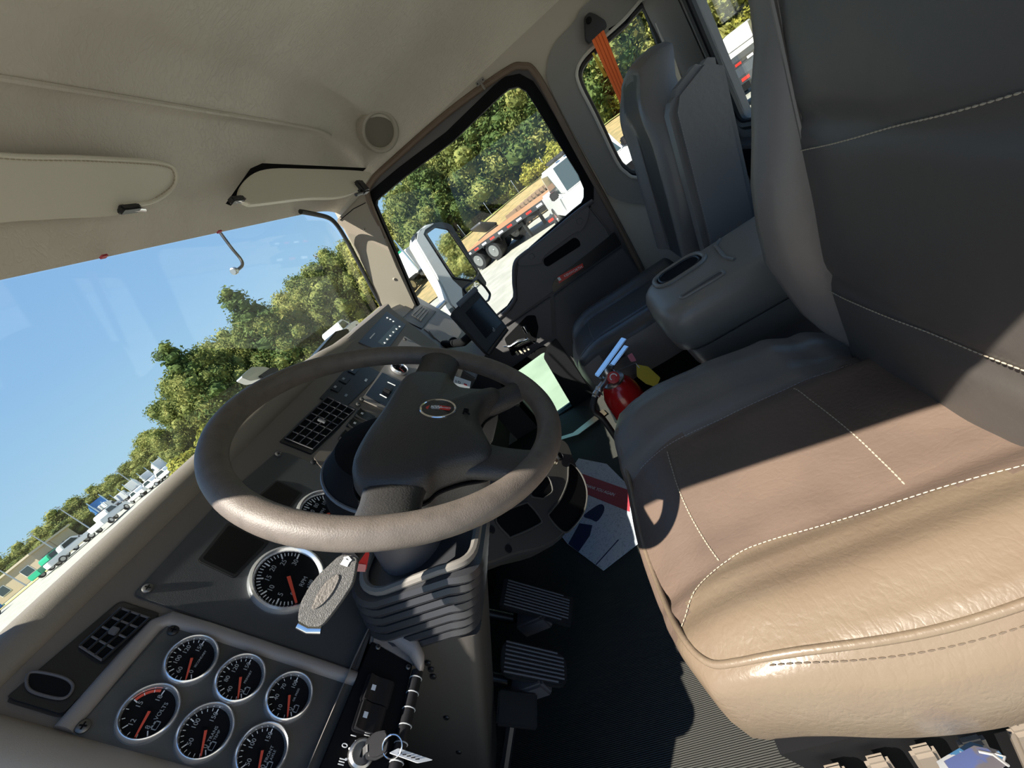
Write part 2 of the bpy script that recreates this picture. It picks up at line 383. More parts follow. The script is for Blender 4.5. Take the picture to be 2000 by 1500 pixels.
# back wall with the rear window
YB = -0.66
rw = rnd([V((-0.80, YB, 0.515)), V((0.80, YB, 0.515)), V((0.785, YB, 1.12)), V((-0.785, YB, 1.12))], 0.045, 6)
wall_back = struct(plate('wall_back', [V((-0.97, YB, -0.25)), V((0.97, YB, -0.25)), V((0.97, YB, 1.37)), V((-0.97, YB, 1.37))], [rw], V((0, -0.04, 0)), SIDEP))
tube('window_gasket', [p + V((0, 0.004, 0)) for p in rw], 0.018, RUBBER, wall_back, 8, True)
tube('gasket_lip', [V((p.x*0.985, YB+0.014, 0.815+(p.z-0.815)*0.955)) for p in rw], 0.004, BLACKM, wall_back, 6, True)
box('lower_trim', (0, YB+0.012, 0.20), (1.86, 0.024, 0.50), BLACKM, wall_back, 0.006)
box('ledge', (0, YB+0.02, 0.455), (1.86, 0.04, 0.03), DOORP, wall_back, 0.01)
window_2 = struct(plate('window_2', [p + V((0, -0.015, 0)) for p in rw], [], V((0, -0.004, 0)), GLASS))
loft('corner_post', [[V((0.955, YB, z)), V((0.955, YB+0.075, z)), V((0.90, YB+0.055, z)), V((0.865, YB+0.004, z))] for z in (-0.2, 0.5, 1.0, 1.33)], SIDEP, wall_right)
# left side: open driver's doorway, unseen, outline shaped for the sun and shade inside
def xw(p): return V((xl(p.y), p.y, p.z))
dl = rnd([xw(V((0, -0.46, -0.24))), xw(V((0, 0.60, -0.24))), xw(V((0, 0.64, 0.55))), xw(V((0, 0.76, 0.82))), xw(V((0, 0.68, 1.203))), xw(V((0, -0.46, 1.128)))], 0.03, 4)
wall_left = struct(plate('wall_left', [xw(V((0, -0.68, -0.25))), xw(V((0, 1.05, -0.25))), xw(V((0, 1.05, 0.60))), xw(V((0, 0.935, 0.75))), xw(V((0, 0.795, 1.24))), xw(V((0, -0.68, 1.24)))], [dl], V((0.035, 0, 0)), SIDEP2))
# windscreen
def ws(x, z): return V((x, 0.80 + (1.19-z)*0.29, z))
wsp = (V((0, 0.80, 1.19)), V((0, 1, 0.29)).normalized())
wo = [ws(-0.90, 0.78)] + [ws(0.885, 0.78)] + spline([ws(0.882, 0.80), ws(0.878, 1.10), ws(0.862, 1.165), ws(0.82, 1.196), ws(0.70, 1.212)], 5) + [ws(0.68, 1.26), ws(0.3, 1.27), ws(-0.3, 1.27), ws(-0.85, 1.25), ws(-0.88, 1.1)]
window_3 = struct(plate('window_3', [p + V((0, 0.012, 0)) for p in wo], [], V((0, 0.005, 0)), GLASS))
tube('windscreen_gasket', [p + V((-0.010, -0.016, 0)) for p in [ws(0.884, 0.76), ws(0.880, 0.95)] + spline([ws(0.878, 1.08), ws(0.866, 1.150), ws(0.83, 1.188), ws(0.74, 1.212), ws(0.64, 1.232)], 5)], 0.009, RUBBER, window_3, 8)
for x in (-0.16, 0.19): box('glass_clip', ws(x, 1.229) + V((0, -0.004, 0)), (0.012, 0.010, 0.004), REDM, window_3)
firewall = struct(box('wall_front', (0, 1.10, 0.26), (1.92, 0.03, 1.02), BLACKM))
box('cowl_light_stop', (0, 1.005, 0.745), (1.90, 0.20, 0.03), BLACKM, firewall)  # unseen; added to close a gap that let light onto the floor
# A pillars
PA = (V((0.892, 0.80, 1.0)), V((-1, -0.36, 0)).normalized())
ap = UU([(655, 432), (668, 418), (712, 372), (724, 392), (745, 445), (776, 520), (812, 596), (790, 640), (756, 628), (748, 600), (706, 512), (672, 447)], PA)
trim_1 = struct(prism('trim_1', ap, V((0.03, 0.011, 0)), PILL, None, 0.006))
for p in ((712, 448), (770, 545)):
    screw(trim_1, U(p, (PA[0] - V((1, 0.36, 0)).normalized()*0.001, PA[1])), V((-1, -0.36, 0)), 0.0062, mat('beige screw', (0.42, 0.37, 0.30), 0.5))
tube('panel_joint', UU([(664, 430), (690, 408), (714, 396)], (PA[0] + V((-0.002, 0, 0)), PA[1])), 0.0016, BLACKM, trim_1, 6)
trim_2 = struct(prism('trim_2', [V((-0.82, 0.795, 1.22)), V((-0.885, 0.64, 1.22)), V((-0.885, 0.86, 0.5)), V((-0.82, 0.93, 0.76))], V((-0.04, 0.02, 0)), PILL, None, 0.006))  # unseen left pillar, widened to keep sun off the wheel rim

# ------------------------------------------------------------------ passenger door
XD = 0.965
gl = [(734, 402), (735, 392), (741, 386), (792, 344), (884, 276), (976, 188), (994, 173), (1012, 169), (1028, 178), (1040, 196), (1083, 267), (1130, 341), (1141, 368), (1141, 386), (1136, 397), (1120, 410), (1037, 482), (1012, 506), (1003, 528), (1003, 560), (1002, 582), (990, 600), (976, 611), (930, 648), (880, 690), (858, 682), (846, 660), (820, 602)]
glw = UU(gl, PX(XD))
outer = [V((XD, p.y, p.z)) for p in door_open[:-3]] + [V((XD, -0.15, -0.24)), V((XD, 0.86, -0.24)), V((XD, 0.92, 0.5))]
peep = rnd(UU([(985, 742), (1066, 683), (1138, 776), (1062, 830)], PX(XD)), 0.03, 5)
def grow(loop, d, x):
    """offset a closed loop in a plane of constant x"""
    n = len(loop); out = []
    A = sum(loop[i].y*loop[(i+1) % n].z - loop[(i+1) % n].y*loop[i].z for i in range(n))
    for i in range(n):
        t = loop[(i+1) % n] - loop[i-1]; nn = V((0, t.z, -t.y))
        if A < 0: nn = -nn
        nn.normalize(); out.append(V((x, loop[i].y + nn.y*d, loop[i].z + nn.z*d)))
    return out
door_1 = struct(plate('door_1', outer, [grow(glw, 0.024, XD), peep], V((0.045, 0, 0)), DOORP))
fr = ringplate('window_frame', grow(glw, 0.040, XD-0.006), grow(glw, -0.001, XD-0.006), V((0.03, 0, 0)), BLACKM, door_1)
window_4 = struct(plate('window_4', grow(glw, 0.006, XD+0.03), [], V((0.004, 0, 0)), GLASS))
window_5 = struct(plate('window_5', grow(peep, 0.004, XD+0.03), [], V((0.004, 0, 0)), GLASSG))
ringplate('peep_frame', grow(peep, 0.030, XD-0.012), grow(peep, 0.0, XD-0.012), V((0.04, 0, 0)), BLACKM, door_1)
prism('peep_band', UU([(1062, 826), (1078, 816), (1128, 775), (1138, 776), (1134, 786), (1084, 822)], PX(XD+0.02)), V((0.004, 0, 0)), GLASSD, door_1)
# upper padded panel with belt rail and grab
XP = 0.945
up = UU([(1152, 402), (1060, 478), (1022, 500), (1009, 516), (1006, 548), (1007, 585), (996, 603), (970, 622), (985, 640), (1078, 574), (1198, 470), (1186, 445)], PX(XP))
prism('upper_panel', up, V((0.03, 0, 0)), DOORP, door_1, 0.008, 3)
tube('belt_rail', spline(UU([(1158, 392), (1120, 420), (1060, 470), (1022, 497), (1006, 515), (1004, 550), (1006, 582), (992, 604), (972, 622)], PX(XP)), 5), 0.0095, DOORP, door_1, 8)
gp = UU([(1148, 402), (1100, 438), (1040, 485), (1014, 508), (1014, 520), (1040, 520), (1060, 514), (1066, 500), (1120, 458), (1136, 452), (1150, 428)], PX(XP-0.014))
prism('grab_bar', spline(gp, 3, True), V((0.022, 0, 0)), DOORP, door_1, 0.007, 3)
hol = UU([(1060, 506), (1122, 462), (1132, 468), (1136, 480), (1070, 522), (1062, 518)], PX(XP-0.002))
prism('grab_pocket_shade', rnd(hol, 0.012, 3), V((0.008, 0, 0)), BLACKM, door_1, 0.002)  # flat black sheet standing for the shade inside the grab
for q in ((1038, 501), (1132, 432)): lathe('grab_cap', U(q, PX(XP-0.015)), V((-1, 0, 0)), [(0.013, 0), (0.012, 0.002), (0.002, 0.0025)], DOORP, door_1, 16)
strip = prism('accent_strip', UU([(1078, 556), (1084, 545), (1110, 526), (1200, 454), (1214, 478), (1080, 572)], PX(XP-0.006)), V((0.012, 0, 0)), GLOSSB, door_1, 0.002)
bp = UU([(1089, 541), (1138, 514), (1140, 522), (1092, 554)], PX(XP-0.0085))
bdg = prism('badge', bp, V((0.003, 0, 0)), RED, strip)
be, bu = (bp[1]-bp[0]).normalized(), (bp[0]-bp[3]).normalized()
bc = (bp[0]+bp[1]+bp[2]+bp[3])/4 + V((-0.001, 0, 0))
text('badge_lettering', 'KENWORTH', bc + be*0.012, be, V((0, 0, 1)), 0.0155, WHITE, strip, 0.001)
prism('badge_mark', [bc - be*0.062 + V((0, 0, 0.009)), bc - be*0.050 + V((0, 0, 0.009)), bc - be*0.050 - V((0, 0, 0.007)), bc - be*0.062 - V((0, 0, 0.007))], V((-0.001, 0, 0)), WHITE, strip)
prism('middle_panel', UU([(1082, 578), (1216, 482), (1254, 535), (1250, 580), (1130, 720), (1086, 655)], PX(XP+0.004)), V((0.016, 0, 0)), mat('charcoal door vinyl', (0.085, 0.08, 0.084), 0.5, wrinkle=(160, 0.12)), door_1, 0.004)
prism('front_panel', UU([(1076, 580), (1080, 655), (1050, 674), (985, 720), (930, 700), (985, 642)], PX(XP+0.006)), V((0.016, 0, 0)), DOORP, door_1, 0.004)
prism('map_pocket', UU([(1086, 662), (1130, 724), (1230, 880), (1180, 900), (1062, 700), (1066, 680)], PX(XP+0.006)), V((0.016, 0, 0)), BLACK, door_1, 0.004)  # black colour stands in for the shade on the lower door
hr = UU([(985, 662), (1030, 616), (1046, 616), (1052, 640), (1046, 668), (1000, 696)], PX(XP+0.0035))
rec = prism('handle_recess_shade', rnd(hr, 0.01, 3), V((0.006, 0, 0)), BLACKM, door_1)  # black sheet paints the shade around the handle, no hollow behind
lathe('lock_knob', U((1024, 640), PX(0.925)), U((1036, 664), PX(0.925)) - U((1020, 634), PX(0.925)), [(0.006, -0.012), (0.011, -0.01), (0.012, 0.0), (0.0115, 0.028), (0.006, 0.032)], CHROME, door_1, 16)
loft('door_handle', [circ(U(q, PX(xx)), r1, V((0, 1, -0.5)), V((1, 0, 0)), 12, r2) for q, xx, r1, r2 in (((985, 676), 0.93, 0.012, 0.008), ((1000, 676), 0.918, 0.012, 0.012), ((1016, 666), 0.912, 0.012, 0.015), ((1030, 662), 0.915, 0.011, 0.016), ((1040, 668), 0.925, 0.008, 0.014))], CHROME, door_1)
for k in range(4):
    q = U((1010+7*k, 690-3.2*k), PX(0.938)); box('switch_key', q, (0.006, 0.009, 0.022), CREAM, door_1, 0.001)
prism('upper_rear_fill', UU([(1150, 398), (1186, 444), (1200, 454), (1196, 420), (1150, 330), (1142, 345)], PX(XD-0.004)), V((0.01, 0, 0)), DOORP, door_1)
# coat hook above the door
ch = thing('coat_hook', 'small clear grey T shaped hook screwed above the passenger door window', 'hook', U((940, 160), PX(0.94)))
e1 = (U((948, 150), PX(0.94)) - U((926, 168), PX(0.94))).normalized(); e2 = V((0, -e1.z, e1.y))
c0 = U((938, 160), PX(0.938))
obp = prism('hook_plate', rnd([c0 - e1*0.018 - e2*0.008, c0 + e1*0.018 - e2*0.008, c0 + e1*0.018 + e2*0.008, c0 - e1*0.018 + e2*0.008], 0.003, 2), V((-0.004, 0, 0)), SIDEP, ch, 0.001)
tube('hook_stem', [c0 + V((-0.004, 0, 0)), c0 + V((-0.012, 0, -0.012)), c0 + V((-0.016, 0, -0.026)), c0 + V((-0.024, 0, -0.030))], 0.004, SIDEP, ch, 8)
for s in (-1, 1): lathe('screw', c0 + e1*0.012*s + V((-0.004, 0, 0)), V((-1, 0, 0)), [(0.003, 0), (0.002, 0.001)], BLACK, ch, 10)
# roof speaker
ns = V((-0.74, -0.30, -0.60)).normalized(); cs = U((744, 258), PX(0.862)) + V((0.005, 0.002, 0.004))
spk = thing('roof_speaker', 'round grey speaker in the headliner corner above the passenger door', 'speaker', cs)
lathe('speaker_ring', cs - ns*0.030, ns, [(0.082, 0), (0.079, 0.022), (0.071, 0.034), (0.064, 0.036), (0.058, 0.030), (0.056, 0.022)], SIDEP2, spk, 40, cap=(True, False))
lathe('speaker_grille', cs - ns*0.010, ns, [(0.0575, 0), (0.0575, 0.004), (0.045, 0.008), (0.0, 0.010)], mat('grille cloth', (0.20, 0.185, 0.145), 0.8, bump=(900, 0.6)), spk, 40)
# visors
VN = V((0, -0.587, -0.81)).normalized(); VPL = (V((0, 0.66, 1.333)) + VN*0.030, VN)
va, vb_, vc = V((0.88, 0.555, 1.240)), V((0.33, 0.655, 1.318)), V((0.20, 0.678, 1.245))
VN2 = (vb_-va).cross(vc-va).normalized(); VN2 = VN2 if VN2.dot(CAM - va) > 0 else -VN2; VPL2 = (va, VN2)
def visor(lbl, out, loc, VPL, VN):
    t = thing('sun_visor', lbl, 'visor', loc)
    lp = spline(UU(out, VPL), 5, True)
    bm = bmesh.new(); add_prism(bm, lp, -VN*0.016, 0.006, 3); fin(bm, 'visor_body', VISOR, t)
    return t, lp
v1, lp = visor('driver side cream vinyl sun visor with a rope stitched rounded end', [(-240, 262), (0, 303), (180, 309), (318, 318), (345, 338), (338, 368), (300, 395), (262, 405), (236, 404), (228, 421), (120, 428), (0, 436), (-240, 470)], U((120, 370), VPL), VPL, VN)
edge = UU([(-200, 268), (0, 303), (180, 309), (316, 318), (343, 337), (336, 367), (299, 393), (240, 402)], (VPL[0] + VN*0.001, VN))
tube('visor_piping', spline(edge, 6), 0.0042, VISOR, v1, 8)
stitch('visor_stitching', [p + VN*0.0035 for p in spline(UU([(-200, 274), (0, 308), (180, 314), (312, 323), (337, 340), (331, 364), (296, 388)], VPL), 6)], STITCH, v1, 0.006, 0.002, 0.0012)
hp = U((252, 408), (VPL[0] + VN*0.004, VN))
box('visor_clip', hp, (0.045, 0.020, 0.012), BLACK, v1, 0.003); tube('visor_rod', [hp + V((-0.01, 0, 0)), hp + V((0.035, 0.004, -0.004)), hp + V((0.042, 0.018, 0.012))], 0.0045, CHROME, v1, 8)
v2, lp = visor('passenger side cream vinyl sun visor in its recess beside the door', [(520, 330), (600, 329), (712, 334), (722, 345), (700, 370), (662, 384), (600, 386), (505, 397), (484, 396), (467, 382), (478, 352)], U((600, 360), VPL2), VPL2, VN2)
hp = U((462, 390), (VPL2[0] + VN2*0.004, VN2))
box('visor_clip', hp, (0.05, 0.020, 0.014), BLACK, v2, 0.003); tube('visor_rod', [hp + V((-0.02, 0, 0.0)), hp + V((0.01, 0.0, -0.008)), hp + V((0.035, 0, 0))], 0.0045, CHROME, v2, 8)
hp = U((706, 366), VPL2); box('visor_bracket', hp, (0.05, 0.03, 0.05), BLACK, v2, 0.006); tube('visor_rod', [hp + V((-0.09, 0.005, -0.022)), hp + V((-0.04, 0.0, -0.022)), hp], 0.006, BLACK, v2, 8)
rec_ = prism('visor_shade_sliver', UU([(497, 318), (716, 328), (700, 342), (520, 346), (452, 400), (442, 396)], (VPL2[0] - VN2*0.024, VN2)), -VN2*0.004, BLACKM, ceiling)  # matte black sheet painting the shade in the gap above the visor
# mirror stay outside the windscreen top
ms = thing('mirror_stay', 'thin bent grey bracket arm hanging outside the windscreen top edge', 'bracket', U((462, 500), PY(0.86)))
tube('stay_arm', spline(UU([(424, 446), (452, 484), (470, 506), (473, 518), (464, 527)], PY(0.86)), 6), 0.0045, BLACK, ms, 8)
lathe('stay_foot', U((458, 529), PY(0.86)), U((470, 522), PY(0.86)) - U((448, 534), PY(0.86)), [(0.008, -0.008), (0.0105, -0.006), (0.0105, 0.004), (0.007, 0.008)], STEEL, ms, 14)
# ================================================================== DASHBOARD
dash = thing('dashboard', 'wide taupe truck dashboard with slate gauge panels below the windscreen', 'dashboard', D(-0.2, 0.0))
def DU_(ps, o=0.0): return UU(ps, DPL(o))
def dprism(name, ps, o, th, m, parent, bevel=0.002, r=0.0, px=True):
    pts = DU_(ps, o) if px else [D(a, b, o) for a, b in ps]
    if r: pts = rnd(pts, r, 4)
    return prism(name, pts, DN*th, m, parent, bevel)
# body: a profile swept along the cab, its right end raked back
def prof(x0):
    return [D(x0, -0.10), D(x0, 0.262), D(x0, 0.275, 0.002), D(x0, 0.285, 0.0), D(x0, 0.292, -0.006), V((x0, 0.80, 0.812)), V((x0, 0.86, 0.812)), V((x0, 0.93, 0.79)), V((x0, 0.95, 0.45))]
rings = [prof(-0.80), prof(-0.4), prof(0.0)]
last = [D(0.455, -0.10), D(0.625, 0.250), D(0.635, 0.262, 0.004), D(0.64, 0.270, 0.006), D(0.645, 0.280, 0.0), V((0.645, 0.80, 0.806)), V((0.66, 0.86, 0.802)), V((0.68, 0.93, 0.78)), V((0.68, 0.95, 0.45))]
mid = [a.lerp(b, 0.5) for a, b in zip(prof(0.0), last)]
for i, p in enumerate(mid):
    if 1 < i < 8: p.z += 0.004
loft('dash_body', rings + [mid, last], TAUPE, dash, ang=30)
# padded brow along the windscreen edge and the padded left end
def brow(x):
    k = [(-0.84, 0.818), (-0.715, 0.8255), (-0.40, 0.836), (-0.07, 0.842), (0.10, 0.832), (0.20, 0.818), (0.45, 0.804), (0.64, 0.794)]
    for (a, b), (c, d) in zip(k, k[1:]):
        if x <= c: return b + (d-b)*(x-a)/(c-a)
    return k[-1][1]
loft('dash_brow', [[D(x, 0.262, 0.001), V((x, 0.757, brow(x)-0.030)), V((x, 0.761, brow(x)-0.016)), V((x, 0.770, brow(x)-0.005)), V((x, 0.785, brow(x))), V((x, 0.83, brow(x)-0.002)), V((x, 0.87, brow(x)-0.02)), V((x, 0.87, 0.74))] for x in [-0.84+0.08*i for i in range(19)]], PADT, dash, ang=70)
tube('dash_end_pad', [D(-0.812, h, -0.012) for h in (0.36, 0.30, 0.2, 0.1, 0.0, -0.1, -0.18)], 0.036, mat('light padded vinyl', (0.36, 0.31, 0.26), 0.5, wrinkle=(170, 0.2)), dash, 16)  # vinyl colour lightened to stand for sun on the pad
dprism('end_filler', [(-0.83, 0.31), (-0.785, 0.29), (-0.785, -0.12), (-0.83, -0.12)], 0.003, 0.02, TAUPE, dash, 0.003, px=False)
# raised taupe rail frames around the two gauge panels
def rail(name, ps, o=0.001, wd=0.0105): return tube(name, [D(a, b, o) for a, b in ps], wd, TAUPE_L, dash, 10)
rail('panel_rail', [(-0.778, 0.180), (-0.70, 0.178), (-0.660, 0.176), (-0.6465, 0.165), (-0.645, 0.12), (-0.645, -0.02), (-0.645, -0.10)])
# main cluster panel
cp = [(-0.634, 0.225), (-0.45, 0.226), (-0.30, 0.209), (-0.288, 0.19), (-0.288, -0.095), (-0.634, -0.095)]
cl = dprism('cluster_panel', cp, 0.0035, 0.004, SLATE, dash, 0.0012, 0.008, px=False)
for q in ((288, 1150), (543, 888)): screw(dash, U(q, DPL(0.004)), -DN, 0.0066)
def lcd(ps, r=0.006):
    fr_ = DU_(ps, 0.0055); f = dprism('display_frame', ps, 0.0055, 0.003, BLACK, dash, 0.0012, r)
    c = sum(fr_, V((0, 0, 0)))/len(fr_)
    prism('display_glass', rnd([c + (p-c)*0.86 - DN*0.0006 for p in fr_], 0.004, 3), DN*0.001, mat('lcd black', (0.004, 0.004, 0.005), 0.3, spec=0.25), f)
lcd([(384, 1095), (446, 1018), (528, 1058), (458, 1130)]); lcd([(498, 972), (540, 936), (593, 962), (560, 1004)])
# gauges: face (part) with bezel, ticks, numerals and needle (sub-parts)
def gauge(c, R, parent, ticks, nums, needle, words, a0, a1, red=None, icon=None):
    ez = -DN; ex = V((1, 0, 0)); ey = DU; c = V(c)
    g = lathe('gauge', c, ez, [(R*0.90, 0.001), (R*0.86, 0.0035), (R*0.001, 0.0036)], BLACKM, parent, 40)
    lathe('bezel', c, ez, [(R*1.0, 0.0), (R*1.0, 0.006), (R*0.97, 0.0095), (R*0.91, 0.011), (R*0.86, 0.009), (R*0.825, 0.004)], BEZEL, g, 48, cap=(True, False))
    f = lambda t, r, z=0.0042: c + ex*(math.cos(t)*r) + ey*(math.sin(t)*r) + ez*z
    bm = bmesh.new()
    for k in range(ticks[0]+1):
        t = a0 + (a1-a0)*k/ticks[0]; big = k % ticks[1] == 0; l = 0.17 if big else 0.10; wd = R*(0.020 if big else 0.012)
        p, q = f(t, R*(0.79-l)), f(t, R*0.79); s = (q-p).cross(ez).normalized()*wd
        bm.faces.new([bm.verts.new(v) for v in (p-s, p+s, q+s, q-s)])
    fin(bm, 'tick_marks', WHITE, g, smooth=False)['kind'] = 'stuff'
    for s, t in nums:
        text('numeral', s, f(t, R*0.50, 0.0042), ex, ey, R*(0.19 if R > 0.04 else 0.24), GREYP, g, 0.0004)
    for s, dx, dy, sz in words: text('lettering', s, c + ex*dx*R + ey*dy*R + ez*0.0042, ex, ey, R*sz, GREYP, g, 0.0004)
    if red:
        bm = bmesh.new(); n = 10
        for k in range(n):
            t, u = red[0]+(red[1]-red[0])*k/n, red[0]+(red[1]-red[0])*(k+1)/n
            bm.faces.new([bm.verts.new(v) for v in (f(t, R*.70, .0041), f(u, R*.70, .0041), f(u, R*.80, .0041), f(t, R*.80, .0041))])
        fin(bm, 'red_zone', NEEDLE, g, smooth=False)
    if icon:
        bm = bmesh.new(); ic = c + ex*icon[0]*R + ey*icon[1]*R + ez*0.0042
        for a, b, wx, wy in ((0, -1, 1, .12), (0, 1, 1, .12), (-1, 0, .12, 1), (1, 0, .12, 1), (-.5, 1.35, .3, .25), (.5, 1.35, .3, .25)):
            add_box(bm, ic + ex*a*R*.13 + ey*b*R*.08, ex*wx*R*.13, ey*wy*R*.08, ez*0.0002)
        fin(bm, 'warning_symbol', GREYP, g)
    t = needle; p, q = f(t, -R*0.02, 0.0058), f(t, R*0.80, 0.0058); s = (q-p).cross(ez).normalized()
    prism('needle', [p - s*R*0.05, q - s*R*0.028, q + s*R*0.028, p + s*R*0.05], ez*0.0012, NEEDLE, g)
    lathe('needle_hub', f(t, 0, 0.0042), ez, [(R*0.10, 0), (R*0.10, 0.002), (R*0.02, 0.0022)], BLACKM, g, 16)
    return g
RA = math.radians
def needle_px(c, p, o=0.006):
    v = U(p, DPL(o)) - V(c); return math.atan2(v.dot(DU), v.x)
tach = D(-0.5405, 0.0575, 0.0035)
gauge(tach, 0.0575, dash, (30, 5), [(n, RA(t)) for n, t in zip(('0', '5', '10', '15', '20', '25', '30'), (-138, 186, 150, 114, 78, 42, 6))], needle_px(tach, (579, 1185)), [('RPM', 0.05, -0.42, 0.17), ('x100', 0.05, -0.60, 0.13)], RA(222), RA(6))
spd = D(-0.398, 0.0545, 0.0035)
gauge(spd, 0.0575, dash, (36, 2), [(n, RA(t)) for n, t in zip(('0', '20', '40', '60', '80', '100', '120'), (225, 180, 143, 108, 72, 36, 0))], RA(222), [('MPH', 0.0, 0.20, 0.16)], RA(225), RA(-35))
# left gauge panel with six small dials
gp_ = dprism('gauge_panel', [(-0.786, 0.171), (-0.652, 0.163), (-0.652, -0.11), (-0.786, -0.11)], 0.0035, 0.004, SLATE2, dash, 0.0012, 0.006, px=False)
for q in ((338, 1232), (162, 1420)): screw(dash, U(q, DPL(0.004)), -DN, 0.0066, BLACK if q[0] > 300 else DSCREW)
for q, npx, nums, words, tk, red, ic in (
    ((373, 1291), (366, 1316), ('0', '60', '100', '120', '150'), (('SECONDARY', .12, -.30, .12),), (15, 5), None, None),
    ((290, 1395), (268, 1434), ('8', '12', '15', '18'), (('VOLTS', .15, -.36, .20),), (9, 3), (RA(70), RA(8)), (-.30, -.50)),
    ((468, 1328), (465, 1356), ('0', '40', '80', '120', '150'), (('PRIMARY', .14, -.26, .13),), (15, 5), None, (-.35, -.5)),
    ((563, 1363), (561, 1393), ('0', '10', '40', '70', '100'), (('OIL PRESS', .14, -.26, .12),), (10, 5), None, (-.35, -.5)),
    ((400, 1432), (393, 1470), ('0', '50', '100', '150'), (('TRANS', .0, -.30, .17), ('TEMP', .0, -.46, .14)), (15, 5), None, (-.35, -.5)),
    ((510, 1471), (505, 1500), ('0', '50', '100', '150'), (('FRONT', .0, -.30, .17), ('AXLE', .0, -.46, .14)), (15, 5), None, (-.35, -.5))):
    c = U(q, DPL(0.0035)); n = len(nums)
    gauge(c, 0.0300, dash, tk, [(s, RA(215 - 215*k/(n-1))) for k, s in enumerate(nums)], needle_px(c, npx), words, RA(215), RA(0), red, ic)
# air vents: black housing (part) with frame and slats (sub-parts)
def vent(ps, o, cols, rows_, parent, nm='air_vent'):
    q = DU_(ps, o); f = dprism(nm, ps, o, 0.006, BLACK, parent, 0.0015, 0.004)
    c = sum(q, V((0, 0, 0)))/4; q = [c + (p-c)*0.88 - DN*0.0008 for p in q]      # TL TR BR BL as seen along x
    prism('vent_shade', q, DN*0.001, BLACKM, f)  # black sheet in place of the shaded hollow behind the slats
    L = lambda s, t: q[0].lerp(q[1], s).lerp(q[3].lerp(q[2], s), t) - DN*0.0022
    for k in range(rows_+1): tube('slat', [L(0, k/rows_), L(1, k/rows_)], 0.0018, BLACK, f, 6)
    for k in range(cols+1): tube('slat', [L(k/cols, 0), L(k/cols, 1)], 0.0014, DOORP, f, 6)
    a, b = L(0.5, 0.35), L(0.5, 0.62); box('vane_knob', (a+b)/2 - DN*0.003, (0.008, 0.006, (a-b).length), mat('grey knob', (0.10, 0.10, 0.11), 0.5), f, 0.001, (V((1, 0, 0)), DN, DU))
    return f
vb = dprism('vent_bezel', [(235, 1170), (318, 1197), (122, 1402), (4, 1366)], 0.005, 0.006, BLACK, dash, 0.003, 0.008)
vent([(146, 1268), (238, 1184), (300, 1206), (196, 1300)], 0.0065, 4, 3, dash)
hole = [U(q, DPL(0.0068)) for q in ((52, 1330), (64, 1312), (120, 1322), (142, 1338), (134, 1358), (112, 1364), (62, 1350))]
tube('opening_rim', spline(hole, 5, True), 0.0016, DOORP, vb, 8, True); prism('opening_shade', spline(hole, 5, True), DN*0.001, BLACKM, vb)  # oval hole is a black sheet painting its inner shade
vent([(545, 862), (640, 771), (700, 800), (608, 887)], 0.003, 7, 4, dash)
# climate controls
hv = dprism('climate_panel', [(624, 777), (692, 702), (745, 728), (670, 801)], 0.003, 0.005, BLACK, dash, 0.0015, 0.003)
for k, (x, y) in enumerate(((657, 758), (673, 742), (690, 724))):
    c = U((x, y), DPL(0.0036)); k1 = box('climate_key', c, (0.032, 0.004, 0.022), GLOSSB, hv, 0.001, (V((1, 0, 0)), DN, DU))
    box('key_mark', c - DN*0.0024 + DU*0.004, (0.010, 0.0006, 0.006), GREYP, hv, 0, (V((1, 0, 0)), DN, DU))
for q in ((676, 772), (715, 742)): box('key_light', U(q, DPL(0.0038)), (0.012, 0.001, 0.006), mat('pale key', (0.25, 0.30, 0.36), 0.4), hv, 0, (V((1, 0, 0)), DN, DU))
# radio
rd = dprism('radio', [(700, 668), (756, 608), (793, 634), (752, 690)], 0.003, 0.005, BLACK, dash, 0.0015, 0.003)
dprism('radio_display', [(738, 668), (770, 634), (780, 641), (750, 674)], 0.0036, 0.001, mat('lcd green grey', (0.055, 0.065, 0.05), 0.3), rd, 0)
for q in ((757, 621), (763, 624), (769, 628), (781, 638), (775, 643), (769, 649), (763, 656), (757, 663), (752, 670)): lathe('radio_button', U(q, DPL(0.0034)), -DN, [(0.0045, 0), (0.004, 0.002), (0.001, 0.0022)], WHITE, rd, 10)
dprism('radio_lettering_bar', [(722, 660), (731, 650), (733, 651), (724, 661)], 0.0036, 0.0006, GREYP, rd, 0)
# lower right switch panel and brake valve panel
sp = dprism('switch_panel', [(612, 893), (700, 795), (760, 815), (760, 1010), (640, 930)], 0.0045, 0.004, TAUPE, dash, 0.001, 0.003)
bpn = dprism('valve_panel', [(706, 780), (790, 656), (862, 700), (862, 800), (752, 800)], 0.0045, 0.004, TAUPE_L, dash, 0.001, 0.003)
vp = dprism('valve_plate', [(747, 727), (797, 754), (752, 793), (714, 771)], 0.006, 0.003, mat('navy black plate', (0.008, 0.010, 0.018), 0.35), dash, 0.001)
kb = box('valve_knob', U((759, 759), DPL(0.012)), (0.034, 0.016, 0.022), BLACK, vp, 0.003, (V((1, 0, 0)), DN, DU))
for a, b in (((757, 746), (772, 753)), ((742, 770), (755, 777))): tube('valve_mark', DU_([a, b], 0.0064), 0.0018, WHITE, vp, 6)
for q, R in (((779, 722), 0.0285), ((832, 728), 0.0285)):
    c = U(q, DPL(0.0055)); gauge(c, R, dash, (12, 3), [('0', RA(215)), ('75', RA(100)), ('150', RA(0))], RA(240), [('AIR', 0, -.3, .2)], RA(215), RA(0))
for q in ((700, 790), (791, 663), (707, 780)): screw(dash, U(q, DPL(0.0055)), -DN, 0.0066)
screw(dash, U((612, 903), DPL(0.0052)), -DN, 0.0060, BLACK)
